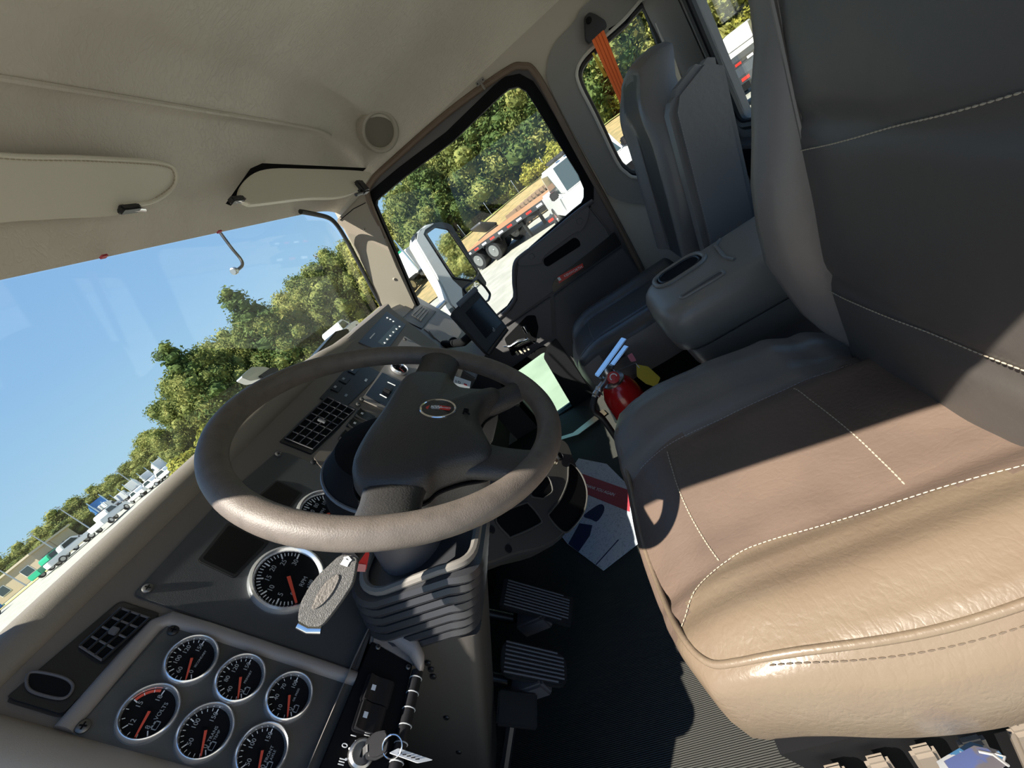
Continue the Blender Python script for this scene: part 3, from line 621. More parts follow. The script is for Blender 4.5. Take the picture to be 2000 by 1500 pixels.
def rocker(c, parent, ex=V((1, 0, 0)), ey=DU, ez=-DN, w=0.026, h=0.043, mark=True):
    c = V(c); f = prism('rocker_frame', rnd([c - ex*w - ey*h*0.5, c + ex*w - ey*h*0.5, c + ex*w + ey*h*0.5, c - ex*w + ey*h*0.5], 0.005, 3), -ez*0.002, BLACK, parent, 0.0006)
    loft('rocker', [[c + ex*w*.86*s + ey*y + ez*z for y, z in ((-h*.42, 0), (-h*.42, .003), (-h*.2, .0045), (h*.05, .003), (h*.3, .006), (h*.42, .009), (h*.42, 0))] for s in (-1, 1)], BLACK, f, ang=60)
    if mark: box('rocker_mark', c + ey*h*0.2 + ez*0.0062, (0.007, 0.006, 0.0006), WHITE, f, 0, (ex, ey, ez))
    return f
for q in ((713, 814), (699, 833), (684, 858)): rocker(U(q, DPL(0.0062)), dash, w=0.017, h=0.05)
st = U((679, 912), DPL(0.0048)); sk = lathe('round_sticker', st, -DN, [(0.0225, 0), (0.0225, 0.0006), (0.0, 0.0007)], WHITE, dash, 32)
for a, b in ((-.009, -.004), (.009, .006), (-.002, .012)): tube('sticker_print', circ(st + V((a, 0, 0)) + DU*b - DN*0.001, 0.0055, DN, None, 14), 0.0006, BLACK, sk, 5, True)
# warning sticker seen through the wheel
p10 = DU_([(882, 732), (920, 745), (916, 765), (880, 752)], 0.006)
s10 = prism('number_sticker', p10, DN*0.001, WHITE, dash); ex_ = (p10[1]-p10[0]).normalized(); ey_ = (p10[0]-p10[3]); ey_ = (ey_ - ex_*ey_.dot(ex_)).normalized()
cc = sum(p10, V((0, 0, 0)))/4
text('number', '10', cc - ex_*0.012 - DN*0.0006, ex_, ey_, 0.024, BLACK, s10, 0.0004); prism('red_square', [cc + ex_*a + ey_*b - DN*0.0006 for a, b in ((.012, -.006), (.024, -.006), (.024, .006), (.012, .006))], -DN*0.0004, REDM, s10)
# ignition and switch panel under the gauges, angled to the driver
ig = dprism('ignition_panel', [(726, 1252), (806, 1298), (790, 1370), (745, 1560), (600, 1560)], 0.012, 0.012, BLACKM, dash, 0.002, 0.003)
loft('knee_rail', [circ(U(q, DPL(o)), r, V((0, -.4, -.9)), V((1, 0, 0)), 12) for q, o, r in (((733, 1225), .010, .013), ((775, 1238), .022, .014), ((806, 1262), .03, .014), ((822, 1292), .026, .012), ((824, 1310), .010, .008))], TAUPE_L, dash, ang=70)
dprism('knee_filler', [(728, 1230), (790, 1240), (818, 1290), (806, 1302), (724, 1256)], 0.012, 0.014, TAUPE_L, dash, 0.004)
loft('left_rail', [circ(U(q, DPL(.006)), .0095, DU, V((1, 0, 0)), 10) for q in ((722, 1222), (690, 1290), (655, 1372), (600, 1500), (580, 1560))], TAUPE_L, dash, ang=70)
for q in ((738, 1264), (797, 1303)): screw(dash, U(q, DPL(0.013)), -DN, 0.004)
rocker(U((738, 1350), DPL(0.0145)), dash, w=0.019, h=0.043); rocker(U((722, 1403), DPL(0.0145)), dash, w=0.019, h=0.04)
kc = U((704, 1474), DPL(0.014))
lc = lathe('ignition_lock', kc, -DN, [(0.0165, -0.002), (0.0165, 0.006), (0.014, 0.009), (0.012, 0.007), (0.001, 0.0072)], STEEL, dash, 28)
box('key_slot', kc - DN*0.0076, (0.010, 0.0008, 0.003), BLACKM, lc, 0, (V((1, 0, 0)), DN, DU))
for s, q in (('0', (674, 1456)), ('I', (691, 1437)), ('II', (718, 1434)), ('III', (668, 1488))): text('position_mark', s, U(q, DPL(0.0145)), V((1, 0, 0)), DU, 0.011, WHITE, ig, 0.0004)
for q in ((683, 1462), (695, 1448), (676, 1483)): lathe('position_dot', U(q, DPL(0.0135)), -DN, [(0.0016, 0), (0.001, 0.001)], WHITE, ig, 8)
hgp = [U(q, DPL(0.014)) for q in ((815, 1312), (800, 1378), (785, 1440), (770, 1510))]
hg = tube('panel_hinge', hgp, 0.009, BLACK, dash, 12)
for k in range(6): p = hgp[0].lerp(hgp[-1], (k+0.5)/6); tube('hinge_joint', circ(p, 0.0093, hgp[1]-hgp[0], None, 14), 0.0008, GREYP, hg, 5, True)
# key in the lock with ring and paper tag
kt = thing('ignition_key', 'black headed ignition key with a ring and white tag in the lock', 'key', kc - DN*0.01)
k0, k1 = U((716, 1462), DPL(0.030)), U((756, 1447), DPL(0.045))
kd = (k1-k0).normalized(); ks = kd.cross(DN).normalized()
prism('key_head', rnd([k0 - ks*0.010, k0 + kd*0.012 - ks*0.015, k1 - ks*0.013, k1 + kd*0.004, k1 + ks*0.013, k0 + kd*0.012 + ks*0.015, k0 + ks*0.010], 0.004, 3), DN*0.008, BLACK, kt, 0.0025)
box('key_blade', (kc + k0)/2 - DN*0.002, (0.008, (k0-kc).length*0.9, 0.002), STEEL, kt, 0, (ks, (k0-kc).normalized(), kd))
rc = U((766, 1458), DPL(0.048)); tube('key_ring', circ(rc, 0.0125, V((-0.6, -0.5, 0.6)), None, 28), 0.0011, CHROME, kt, 8, True)
tg = [U(q, DPL(0.048)) for q in ((760, 1470), (778, 1461), (846, 1484), (816, 1490))]
tgo = prism('key_tag', rnd(tg, 0.002, 2), DN*0.0012, WHITE, kt, 0)
for k in range(5): a = tg[0].lerp(tg[3], 0.2+k*0.14); b = tg[1].lerp(tg[2], 0.2+k*0.14); tube('tag_writing', [a.lerp(b, .3) - DN*.0006, a.lerp(b, .5) - DN*.0006 + (tg[2]-tg[1])*0.04], 0.0006, BLACK, tgo, 5)
# passenger side of the dash: a lower shelf unit turned away from the driver
DP2 = lambda o=0.0: (CAM + DN*(0.79-o), DN)
pas = prism('passenger_dash', UU([(752, 606), (806, 579), (812, 577), (884, 618), (960, 660), (930, 740), (868, 702)], DP2()), DN*0.15, mat('blue grey dash plastic', (0.16, 0.155, 0.15), 0.42), dash, 0.006)
for nm, ps, m_ in (('glove_panel', [(766, 608), (812, 588), (816, 591), (786, 622)], mat('grey panel', (0.11, 0.108, 0.105), 0.45)), ('vent_plate', [(788, 624), (818, 592), (852, 608), (824, 642)], BLACK), ('shelf_panel', [(828, 642), (855, 610), (884, 620), (902, 648), (888, 672), (872, 664), (860, 668), (846, 656)], TAUPE_L)):
    prism(nm, UU(ps, DP2(0.004)), DN*0.004, m_, pas, 0.001)
pv = UU([(803, 614), (822, 598), (838, 610), (824, 628)], DP2(0.007)); pvp = prism('passenger_vent', rnd(pv, 0.006, 2), DN*0.006, BLACK, dash, 0.0015)
for k in range(4): tube('slat', [pv[0].lerp(pv[3], (k+.5)/4) - DN*.001, pv[1].lerp(pv[2], (k+.5)/4) - DN*.001], 0.0022, DOORP, pvp, 6)
tube('panel_edge', [p for p in UU([(752, 607), (800, 640), (868, 688)], DP2(0.004))], 0.005, SIDEP, pas, 8)
prism('latch_plate', UU([(838, 646), (846, 640), (856, 648), (850, 660)], DP2(0.008)), DN*0.005, TAUPE_L, pas, 0.001)
# black tray on the dash top
dtray = thing('dash_tray', 'flat black padded case lying on the dash top at the windscreen', 'case', V((0.25, 0.80, 0.85)))
prism('case_shell', UU([(612, 697), (658, 645), (682, 639), (686, 654), (654, 690), (622, 712)], PY(0.80)), V((0, 0.06, 0.0)), BLACK, dtray, 0.006)
tube('case_zip', UU([(614, 693), (654, 684), (683, 655)], PY(0.799)), 0.0018, GREYP, dtray, 6)
# tablet on a ram mount
tb = V((-0.80, -0.55, 0.24)).normalized(); TP = lambda o=0.0: (V((0.40, 0.43, 0.57)) + tb*o, tb)
tab = thing('tablet_display', 'rugged black tablet display on an arm beside the passenger door window', 'tablet', U((930, 680), TP()))
prism('tablet_case', rnd(UU([(880, 612), (930, 564), (992, 640), (952, 690)], TP()), 0.008, 3), -tb*0.04, BLACK, tab, 0.006)
prism('tablet_screen', UU([(909, 611), (938, 581), (980, 630), (949, 661)], TP(0.001)), -tb*0.001, SCREEN, tab)
tube('tablet_bumper', UU([(895, 596), (930, 564)], TP(0.002)), 0.010, mat('slate bumper', (0.10, 0.12, 0.15), 0.3), tab, 10)
tube('tablet_bumper', UU([(953, 692), (990, 643)], TP(0.002)), 0.008, BLACK, tab, 10)
for q in ((964, 644), (979, 662)): text('tablet_mark', 'b', U(q, TP(0.0022)), (U((990, 640), TP()) - U((950, 690), TP())).normalized()*-1, V((0, 0, 1)), 0.02, GREYP, tab)
tube('mount_arm', [U((925, 650), TP(-0.05)), U((905, 668), TP(-0.10)), U((880, 672), DP2(0.03)), U((866, 672), DP2(0.0))], 0.016, BLACKM, tab, 12)
lathe('mount_ball', U((886, 668), DP2(0.03)), tb, [(0.002, -.02), (0.018, -.012), (0.022, 0), (0.018, .012), (0.002, .02)], BLACKM, tab, 16)
# lower centre console of the dash with its pockets
LPN = V((-0.25, -0.90, 0.30)).normalized(); LP = lambda o=0.0: (V((-0.05, 0.50, 0.15)) + LPN*o, LPN)
low = prism('lower_console', spline(UU([(905, 985), (1000, 905), (1075, 855), (1108, 862), (1125, 900), (1144, 945), (1148, 975), (1128, 1012), (1085, 1062), (1010, 1085), (930, 1100)], LP()), 4, True), -LPN*0.09, mat('dark taupe plastic', (0.075, 0.07, 0.066), 0.5, bump=(700, 0.06)), dash, 0.010, 3)
for nm, ps in (('ash_pocket_shade', [(968, 1010), (1022, 984), (1034, 986), (1056, 1014), (1050, 1026), (1002, 1048), (992, 1046)]), ('side_pocket_shade', [(1112, 905), (1134, 925), (1146, 960), (1140, 1000), (1115, 1034), (1098, 1038), (1072, 1010), (1076, 998), (1094, 975), (1108, 940)]), ('upper_pocket_shade', [(1036, 965), (1066, 930), (1079, 958), (1064, 972), (1058, 974)])):
    lp = spline(UU(ps, LP(0.002)), 4, True); f = prism(nm, lp, -LPN*0.004, BLACKM, dash); tube('pocket_rim', [p + LPN*0.001 for p in lp], 0.0028, mat('dark taupe plastic', (0, 0, 0)), f, 6, True)  # thin black sheets stand in for the shaded pocket hollows
for q in ((960, 1034), (993, 1072)): lathe('plug', U(q, LP(0.001)), LPN, [(0.011, 0), (0.010, 0.002), (0.002, 0.0022)], BLACK, low, 16)
lathe('power_socket', U((1092, 892), LP(0.001)), LPN, [(0.014, 0), (0.014, 0.006), (0.011, 0.008), (0.010, 0.002)], BLACK, low, 20)
lathe('socket_cap', U((1084, 900), LP(0.012)), LPN, [(0.011, -0.008), (0.012, 0.0), (0.008, 0.006)], BRASS, low, 16)
# dark open bay between lower console and door (under the dash)
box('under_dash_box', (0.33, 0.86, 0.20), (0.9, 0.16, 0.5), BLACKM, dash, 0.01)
tube('bay_strut', UU([(955, 808), (1000, 786), (1012, 790)], PY(0.62)), 0.010, TAUPE, dash, 8); tube('bay_strut', UU([(958, 850), (968, 815)], PY(0.66)), 0.008, TAUPE, dash, 8)
# ================================================================== STEERING
sw = thing('steering_wheel', 'large worn black and tan steering wheel with an oval red emblem on its hub', 'steering wheel', W(0, 0))
R0, r0 = 0.2138, 0.0167
bm = bmesh.new(); add_tube(bm, [W(R0*math.cos(t), R0*math.sin(t)) for t in [2*math.pi*i/120 for i in range(120)]], r0, 20, True, up=WN)
rim_o = fin(bm, 'rim', WHEELM, sw, ang=80)
def spoke(ps, ws, th):
    ps = [W(*p) for p in ps]; ps = spline(ps, 5); k = len(ps); rings = []
    for i, p in enumerate(ps):
        d = (ps[min(i+1, k-1)] - ps[max(i-1, 0)]).normalized(); s = d.cross(WN).normalized(); t = i/(k-1)
        w_ = ws[0]*(1-t)**2 + 2*ws[1]*t*(1-t) + ws[2]*t*t
        rings.append([p + s*(math.cos(a)*w_) + WN*(math.copysign(abs(math.sin(a))**0.8, math.sin(a))*th*(1-0.15*t)) for a in [2*math.pi*j/16 for j in range(16)]])
    return loft('spoke', rings, HUBM, sw, ang=80)
for p_, w_ in (([(0.095, -0.020, -0.014), (0.15, -0.021, -0.008), (0.213, -0.022, 0.0)], (0.044, 0.026, 0.040)), ([(-0.105, -0.034, -0.018), (-0.155, -0.042, -0.010), (-0.213, -0.052, 0.0)], (0.046, 0.024, 0.038)),
               ([(0.080, -0.105, -0.024), (0.102, -0.146, -0.014), (0.123, -0.171, -0.004)], (0.030, 0.015, 0.022)), ([(-0.060, -0.110, -0.018), (-0.074, -0.155, -0.010), (-0.088, -0.200, 0.0)], (0.038, 0.020, 0.032))):
    spoke(p_, w_, 0.017)
hub = [(-.134, -.072), (-.146, -.045), (-.146, -.012), (-.131, .008), (-.105, .019), (-.06, .023), (0, .021), (.06, .022), (.105, .021), (.13, .012), (.138, -.008), (.138, -.045), (.114, -.058), (.090, -.078), (.089, -.118), (.098, -.134), (.082, -.138), (.062, -.126), (.044, -.118), (.01, -.116), (-.027, -.127), (-.05, -.137), (-.067, -.142), (-.083, -.137), (-.097, -.107), (-.115, -.083)]
hp_ = spline([V((a, b, 0)) for a, b in hub], 4, True)
def hubring(f, c): return [W(-0.004 + (p.x+0.004)*f, -0.055 + (p.y+0.055)*f, c + 0.004*(1-f)) for p in hp_]
loft('hub_pad', [hubring(0.97, -0.030), hubring(1.0, -0.020), hubring(1.0, -0.004), hubring(0.985, 0.003), hubring(0.95, 0.008), hubring(0.88, 0.012), hubring(0.75, 0.015), hubring(0.55, 0.0175), hubring(0.3, 0.019), hubring(0.06, 0.0195)], HUBM, sw, ang=75)
loft('hub_base', [hubring(0.80, -0.095), hubring(0.92, -0.080), hubring(0.985, -0.045), hubring(0.985, -0.031)], mat('hub shell plastic', (0.05, 0.048, 0.048), 0.4, bump=(500, 0.2)), sw, ang=75)
tube('pad_seam', [W(p.x, p.y, -0.0295) for p in hp_], 0.0022, BLACKM, sw, 6, True)
ec = W(-0.007, -0.061, 0.0205)
em = lathe('emblem', ec - WN*0.001, WN, [(0.0235, 0), (0.0235, 0.0022), (0.020, 0.0026)], BLACK, sw, 40)
tube('emblem_ring', circ(ec + WN*0.0016, 0.0232, WN, None, 48), 0.0018, CHROME, em, 8, True)
eu, ev = WE, -WV          # the wheel is turned: lettering reads towards the seat
EP = lambda s, t, z=0.0020: ec + ev*s + eu*t + WN*z
prism('emblem_band', rnd([EP(-.017, -.0010), EP(-.012, .0062), EP(.002, .0072), EP(.017, .0050), EP(.0165, -.0040), EP(.004, -.0030), EP(-.006, -.0062), EP(-.014, -.0055)], 0.002, 3), WN*0.0006, RED, em)
prism('emblem_band', rnd([EP(-.009, -.0045, .0027), EP(-.007, .0052, .0027), EP(.001, .0062, .0027), EP(.003, -.0030, .0027)], 0.002, 3), WN*0.0004, GREYP, em)
text('emblem_letters', 'KW', EP(-.003, .0005, .0034), ev, eu, 0.0085, WHITE, em, 0.0004); text('emblem_letters', 'KENWORTH', EP(.0098, .0008, .0030), ev, eu, 0.0026, WHITE, em, 0.0004)
text('embossed_letter', 'R', W(-0.005, -0.099, 0.0195), ev, eu, 0.019, BLACKM, sw, 0.002)
# column behind the wheel
colm = thing('steering_column', 'steering column with ribbed black boot on a grey floor pedestal', 'steering column', V((-0.5, 0.53, 0.4)))
lathe('column_cowl', WC - WN*0.06, -WN, [(0.055, -0.02), (0.085, -0.012), (0.104, 0.02), (0.106, 0.055), (0.09, 0.085), (0.06, 0.10)], BLACKM, colm, 48)
tube('cowl_highlight', circ(WC - WN*0.082, 0.105, WN, None, 56), 0.0028, mat('slate edge', (0.10, 0.12, 0.15), 0.3), colm, 8, True)  # pale bluish ring paints the highlight along the cowl edge
loft('column_tube', [circ(WC - WN*0.10, 0.055, WN, V((1, 0, 0)), 24), circ(WC - WN*0.20, 0.062, WN, V((1, 0, 0)), 24), circ(V((-0.5, 0.50, 0.46)), 0.06, WN, V((1, 0, 0)), 24)], DOORP, colm)
AX = V((0, 0.59, -0.81)).normalized(); AQ = V((0, 0.81, 0.59)).normalized()
def rrect(c, hx, hq, r, ex=V((1, 0, 0)), eq=AQ, n=5, wob=0.0):
    c = V(c); pts = rnd([c - ex*hx - eq*hq, c + ex*hx - eq*hq, c + ex*hx + eq*hq, c - ex*hx + eq*hq], r, n)
    return pts
bc0, bc1 = V((-0.505, 0.455, 0.515)), V((-0.505, 0.545, 0.392)); rings = []; NP = 7
for k in range(NP):
    for u, g in ((0.0, -0.004), (0.12, 0.012), (0.5, 0.016), (0.82, 0.014), (0.95, -0.003)):
        t = (k+u)/NP; c = bc0.lerp(bc1, t); s = 1 - 0.10*t
        rr = rrect(c, (0.076+g)*s, (0.088+g)*s, 0.045, n=7)
        out = []
        for i, p in enumerate(rr):         # the pleats dip on the driver's side
            q = (p-c).dot(AQ)/0.1; out.append(p + AX*(0.030*math.sin(q*2.2)))
        rings.append(out)
loft('boot', rings, BOOTM, colm, ang=28)
top_ = [p for p in rrect(bc0 - AX*0.004, 0.076, 0.088, 0.045, n=7)]
top_ = [p + AX*(0.030*math.sin((p-bc0).dot(AQ)/0.1*2.2)) for p in top_]
tube('boot_collar', top_, 0.007, mat('pale worn rubber', (0.16, 0.15, 0.135), 0.5), colm, 8, True)  # collar paler than the boot
pc0 = V((-0.50, 0.535, 0.40)); pc1 = pc0 + AX*0.70
loft('pedestal', [rrect(pc0.lerp(pc1, t), 0.072+0.012*t, 0.088, 0.022, n=4) for t in (0, 0.25, 0.5, 0.75, 1)], mat('grey pedestal plastic', (0.06, 0.055, 0.05), 0.5, bump=(600, 0.06)), colm)
PN = (pc0 + V((-0.075, 0, 0)), V((-1, -0.02, 0)).normalized())
for q in ((842, 1308), (846, 1322), (872, 1402), (896, 1469), (836, 1296)): lathe('pedestal_plug', U(q, PN), V((-1, 0, 0)), [(0.006, 0), (0.005, 0.002), (0.001, 0.0022)], BLACK, colm, 12)
# indicator stalk
LN = V((-0.62, -0.62, 0.48)).normalized(); LPp = lambda o=0.0: (V((-0.655, 0.43, 0.605)) + LN*o, LN)
ls = thing('indicator_stalk', 'broad grey indicator stalk with a lamp symbol left of the column', 'lever', U((640, 1170), LPp()))
lv = rnd(UU([(664, 1083), (700, 1086), (690, 1140), (672, 1168), (652, 1196), (628, 1226), (602, 1228), (580, 1216), (585, 1180), (604, 1144), (622, 1122)], LPp()), 0.006, 3)
prism('stalk_body', lv, -LN*0.014, mat('speckled grey plastic', (0.07, 0.068, 0.065), 0.5, bump=(900, 0.5), var=(300, (0.12, 0.115, 0.11), 0.5, 0.7)), ls, 0.004, 3)
gp2 = spline(UU([(660, 1122), (662, 1132), (648, 1160), (628, 1182), (612, 1190), (610, 1182), (622, 1156), (642, 1132)], LPp(0.0005)), 4, True)
prism('thumb_grip', gp2, LN*0.0012, mat('grip rubber', (0.14, 0.125, 0.11), 0.7, bump=(300, 0.6)), ls, 0.0006)
tube('chrome_tip', UU([(583, 1219), (602, 1229), (628, 1229)], LPp(-0.004)), 0.0055, CHROME, ls, 10)
lm0 = UU([(664, 1102), (672, 1091), (684, 1096), (678, 1107)], LPp(0.0008)); prism('lamp_symbol', lm0, LN*0.0004, WHITE, ls); tube('lamp_symbol', UU([(672, 1090), (680, 1088), (686, 1095)], LPp(0.001)), 0.0016, WHITE, ls, 6)
tube('stalk_arm', [U((684, 1090), LPp(-0.006)), V((-0.56, 0.43, 0.62)), V((-0.52, 0.40, 0.64))], 0.012, BLACK, ls, 10)
rt = thing('red_tag', 'small red and pink tag hanging on the column beside the stalk', 'tag', U((712, 1098), (V((-0.58, 0.45, 0.58)), LN)))
RP = (V((-0.585, 0.45, 0.575)), LN); prism('tag_body', rnd(UU([(702, 1078), (722, 1078), (714, 1116), (696, 1116)], RP), 0.003, 2), -LN*0.003, RED, rt); prism('tag_foot', UU([(699, 1101), (715, 1103), (713, 1117), (694, 1116)], (RP[0] + LN*0.001, LN)), -LN*0.003, mat('pink print', (0.75, 0.30, 0.27), 0.6), rt)
# ================================================================== PEDALS
def pedal(name, lbl, ps, z0, tilt, n_r, rr=0.02):
    pn = V((0, -math.sin(tilt), math.cos(tilt))); pp = (V((-0.35, 0.60, z0)), pn)
    t = thing(name, lbl, 'pedal', U(ps[0], pp)); q = UU(ps, pp)
    prism('pad', rnd(q, rr, 5), -pn*0.016, RUBBER, t, 0.003)
    for k in range(n_r):
        s = (k+0.7)/(n_r+0.4); a, b = q[0].lerp(q[3], s), q[1].lerp(q[2], s); tube('grip_rib', [a.lerp(b, .06) + pn*0.0015, a.lerp(b, .95 if 0 < k < n_r-1 else .86) + pn*0.0015], 0.0026, DOORP, t, 6)
    c = sum(q, V((0, 0, 0)))/4
    tube('arm', [c - pn*0.012, c + V((0, 0.10, -0.03)), c + V((0, 0.22, 0.12))], 0.014, BLACK, t, 10); box('bracket', c - pn*0.045 + V((-0.02, 0, 0)), (0.06, 0.09, 0.05), DOORP, t, 0.006)
    return t
pedal('accelerator_pedal', 'long ribbed black pedal, upper of the two, beside the lower console', [(985, 1128), (1120, 1166), (1116, 1220), (975, 1182)], -0.02, 0.75, 9, 0.006)
pedal('brake_pedal', 'ribbed black pedal with rounded end, lower of the two near the column pedestal', [(982, 1246), (1106, 1276), (1110, 1342), (975, 1316)], -0.02, 0.75, 8, 0.03)
cp_ = thing('clutch_pedal', 'dark pedal low beside the column pedestal under the dash', 'pedal', V((-0.60, 0.66, -0.02)))
box('pad', U((1010, 1385), (V((-0.5, 0.62, -0.05)), V((0, -.68, .73)))), (0.07, 0.09, 0.014), RUBBER, cp_, 0.004, (V((1, 0, 0)), V((0, .73, .68)), V((0, -.68, .73)))); tube('arm', [U((1000, 1400), (V((-0.5, 0.62, -0.06)), V((0, -.68, .73)))), U((985, 1500), (V((-0.5, 0.68, -0.1)), V((0, -.68, .73))))], 0.012, BLACK, cp_, 8)
# ================================================================== FLOOR THINGS
FZ = -0.2
pm = thing('paper_floor_mat', 'white printed paper floor mat with a red band and navy footprint', 'mat', U((1160, 1010), PZ(FZ+0.004)))
prism('sheet', UU([(1130, 895), (1185, 906), (1300, 1020), (1178, 1114), (1108, 1062), (1060, 1000)], PZ(FZ+0.006)), V((0, 0, -0.002)), PAPER, pm)
MZ = PZ(FZ+0.0068)
prism('red_band', UU([(1128, 922), (1230, 958), (1230, 1000), (1128, 958)], MZ), V((0, 0, 0.0006)), REDM, pm)
b0, b1 = U((1150, 950), (V((0, 0, FZ+0.0078)), V((0, 0, 1)))), U((1192, 964), (V((0, 0, FZ+0.0078)), V((0, 0, 1))))
text('band_lettering', 'THANK YOU AGAIN', (b0+b1)/2, (b1-b0), V((0, 0, 1)).cross(b1-b0), 0.018, WHITE, pm, 0.0004)
prism('footprint_sole', spline(UU([(1140, 1008), (1156, 994), (1172, 985), (1180, 989), (1178, 1002), (1166, 1018), (1154, 1014)], MZ), 4, True), V((0, 0, 0.0006)), NAVY, pm)
prism('footprint_heel', UU([(1132, 1022), (1157, 1026), (1152, 1046), (1130, 1078), (1110, 1062), (1120, 1044)], MZ), V((0, 0, 0.0006)), NAVY, pm)
tube('fold_line', UU([(1164, 1103), (1208, 1054)], MZ), 0.0018, NAVY, pm, 5)
sill = thing('door_sill_strip', 'pale metal sill strip on the floor below the passenger door', 'strip', U((1130, 835), PZ(FZ+0.01)))
prism('strip_plate', UU([(1082, 858), (1120, 846), (1178, 800), (1186, 808), (1130, 850), (1084, 864)], PZ(FZ+0.01)), V((0, 0, 0.004)), BRASS, sill, 0.001)
# papers under the driver's seat edge
for k, (lbl, ps, z, m_) in enumerate((('blue and white folded paper lying under the near edge of the driver seat', [(1836, 1500), (1904, 1460), (1962, 1478), (1950, 1520), (1860, 1540)], 0.06, mat('blue print', (0.03, 0.10, 0.20), 0.5, var=(45, (0.26, 0.27, 0.28), 0.5, 0.52))), ('grey printed card with a blue panel on top of the papers by the driver seat', [(1850, 1500), (1912, 1468), (1940, 1474), (1970, 1496), (1900, 1530)], 0.10, mat('grey card', (0.08, 0.075, 0.085), 0.45, var=(30, (0.05, 0.07, 0.17), 0.52, 0.56))))):
    pp = thing('paper', lbl, 'paper', U(ps[0], (V((-0.78, 0, z+0.16)), V((0.35, 0, 1)).normalized()))); c = UU(ps, (V((-0.78, 0, z+0.16)), V((0.35, 0, 1)).normalized()))
    prism('sheet', c, V((0.006, 0, -0.003)), m_, pp, 0.0008); tube('sheet_edge', c[1:4], 0.0012, PAPERE, pp, 5)
# ================================================================== DRIVER SEAT
ds = thing('driver_seat', 'tan and charcoal leather driver seat half in sunlight', 'seat', V((-0.485, -0.10, FZ)))
SX = -0.487
def lerpk(k, x):
    if x <= k[0][0]: return k[0][1]
    for (a, b), (c, d) in zip(k, k[1:]):
        if x <= c:
            t = (x-a)/(c-a); t = t*t*(3-2*t); return b + (d-b)*t
    return k[-1][1]
def seat_top(x, y):
    u = x - SX
    h = lerpk([(-0.29, 0.362), (-0.262, 0.388), (-0.215, 0.396), (-0.165, 0.376), (-0.118, 0.352), (-0.06, 0.346), (0.06, 0.346), (0.118, 0.352), (0.15, 0.378), (0.20, 0.400), (0.25, 0.392), (0.285, 0.350)], u)
    f = max(0, (y-0.02)/0.17); h -= 0.055*f**2.4          # waterfall front
    h -= 0.03*max(0, (-0.20-y)/0.14)**2*(1 if abs(u) < 0.16 else -0.3)
    h += 0.003*pnoise(V((x*9, y*9, 1.0)))
    if u > 0.10: h -= min(1, (u-0.10)/0.06)*lerpk([(-0.36, 0.11), (-0.28, 0.085), (-0.22, 0.050), (-0.16, 0.026), (-0.05, 0.006), (0.02, 0.0)], y)
    if y < 0.05 and u < 0: h += 0.0
    return h
def sf(a, b):
    bow = 0.035*(1-a*a) if b > 0 else 0
    y = -0.10 + b*0.245 + bow*b; x = SX + a*0.285
    return V((x, y, seat_top(x, y)))
cush = cushion('seat_cushion', sf, LEA_I, ds, 56, 48, ((0.006, -0.006), (0.010, -0.02), (0.013, -0.06), (0.008, -0.11), (-0.006, -0.15)), k=0.42)
# outside the insert seam: near bolster tan, far bolster greyed as in shade
SU = [(-0.36, -0.180), (-0.22, -0.166), (-0.18, -0.158), (-0.10, -0.141), (0.0, -0.122), (0.04, -0.119), (0.08, -0.130), (0.105, -0.147), (0.13, -0.175), (0.15, -0.207), (0.17, -0.256), (0.19, -0.30), (0.22, -0.34)]
def su(y):
    for (a, b), (c, d) in zip(SU, SU[1:]):
        if y <= c: return b + (d-b)*(y-a)/(c-a)
    return SU[-1][1]
def seam_u(y): return (su(y-0.012) + su(y-0.006) + su(y) + su(y+0.006) + su(y+0.012))/5
def seam_x(y, side): return SX + side*(0.122 - 0.02*max(0, (y-0.02)/0.15))
def near_split(c):
    # near bolster wraps round the front corner of the insert
    u = c.x - SX
    lim = seam_u(c.y)
    return u < lim
me = cush.data; me.materials.append(LEA_T); me.materials.append(LEA_G)
off = origin(cush)
for p in me.polygons:
    c = p.center + off
    if near_split(c): p.material_index = 1
    elif c.x > SX + 0.124 and c.y < 0.16: p.material_index = 2
def on_seat(x, y, dz=0.001): return V((x, y, seat_top(x, y) + dz))
def front_y(x): return 0.145 + 0.035*(1-min(1, abs(x-SX)/0.285)**2)*1.6 - 0.07*max(0, abs(x-SX)/0.285-0.72)**1.2
ns_ = [on_seat(SX + seam_u(y), y, 0.0015) for y in [-0.32+0.01*i for i in range(49)] if y < front_y(SX + seam_u(y)) - 0.022]
stitch('seam_stitching', ns_, STITCH, cush, 0.0042, 0.0016, 0.0008)
fs_ = [on_seat(SX + 0.122, y, 0.0012) for y in [-0.30+0.01*i for i in range(44)]]
stitch('seam_stitching', fs_, STITCHD, cush, 0.0042, 0.0016, 0.0008)
for y in (-0.145, 0.07): stitch('cross_stitching', [on_seat(SX + u, y + 0.012*(1-(u/0.12)**2)*(1 if y > 0 else -0.6), 0.0012) for u in [-0.118+0.01*i for i in range(24)]], STITCH, cush, 0.0045, 0.0018, 0.0011)
def rim_pts(xo, z, y0=-0.33, y1=0.12): return [V((SX + xo, y, z + 0.02*math.sin((y+0.3)*2))) for y in [y0+(y1-y0)*i/30 for i in range(31)]]
def sfm(a, b): return sf(a*math.sqrt(1-0.42*b*b/2), b*math.sqrt(1-0.42*a*a/2))
edge_n = spline([sfm(-.955, -1+.1*i) for i in range(17)] + [sfm(a, b) for a, b in ((-.955, .72), (-.955, .84), (-.945, .93), (-.90, .968), (-.80, .975), (-.6, .975), (-.3, .975), (0, .975), (.4, .975), (.8, .97))], 4)
tube('seat_piping', edge_n, 0.0040, LEA_T, cush, 10); 
stitch('edge_stitching', [sfm(-.985, -1+.05*i) + V((0, 0, .0008)) for i in range(36)], STITCHT, cush, 0.005, 0.002, 0.0010)
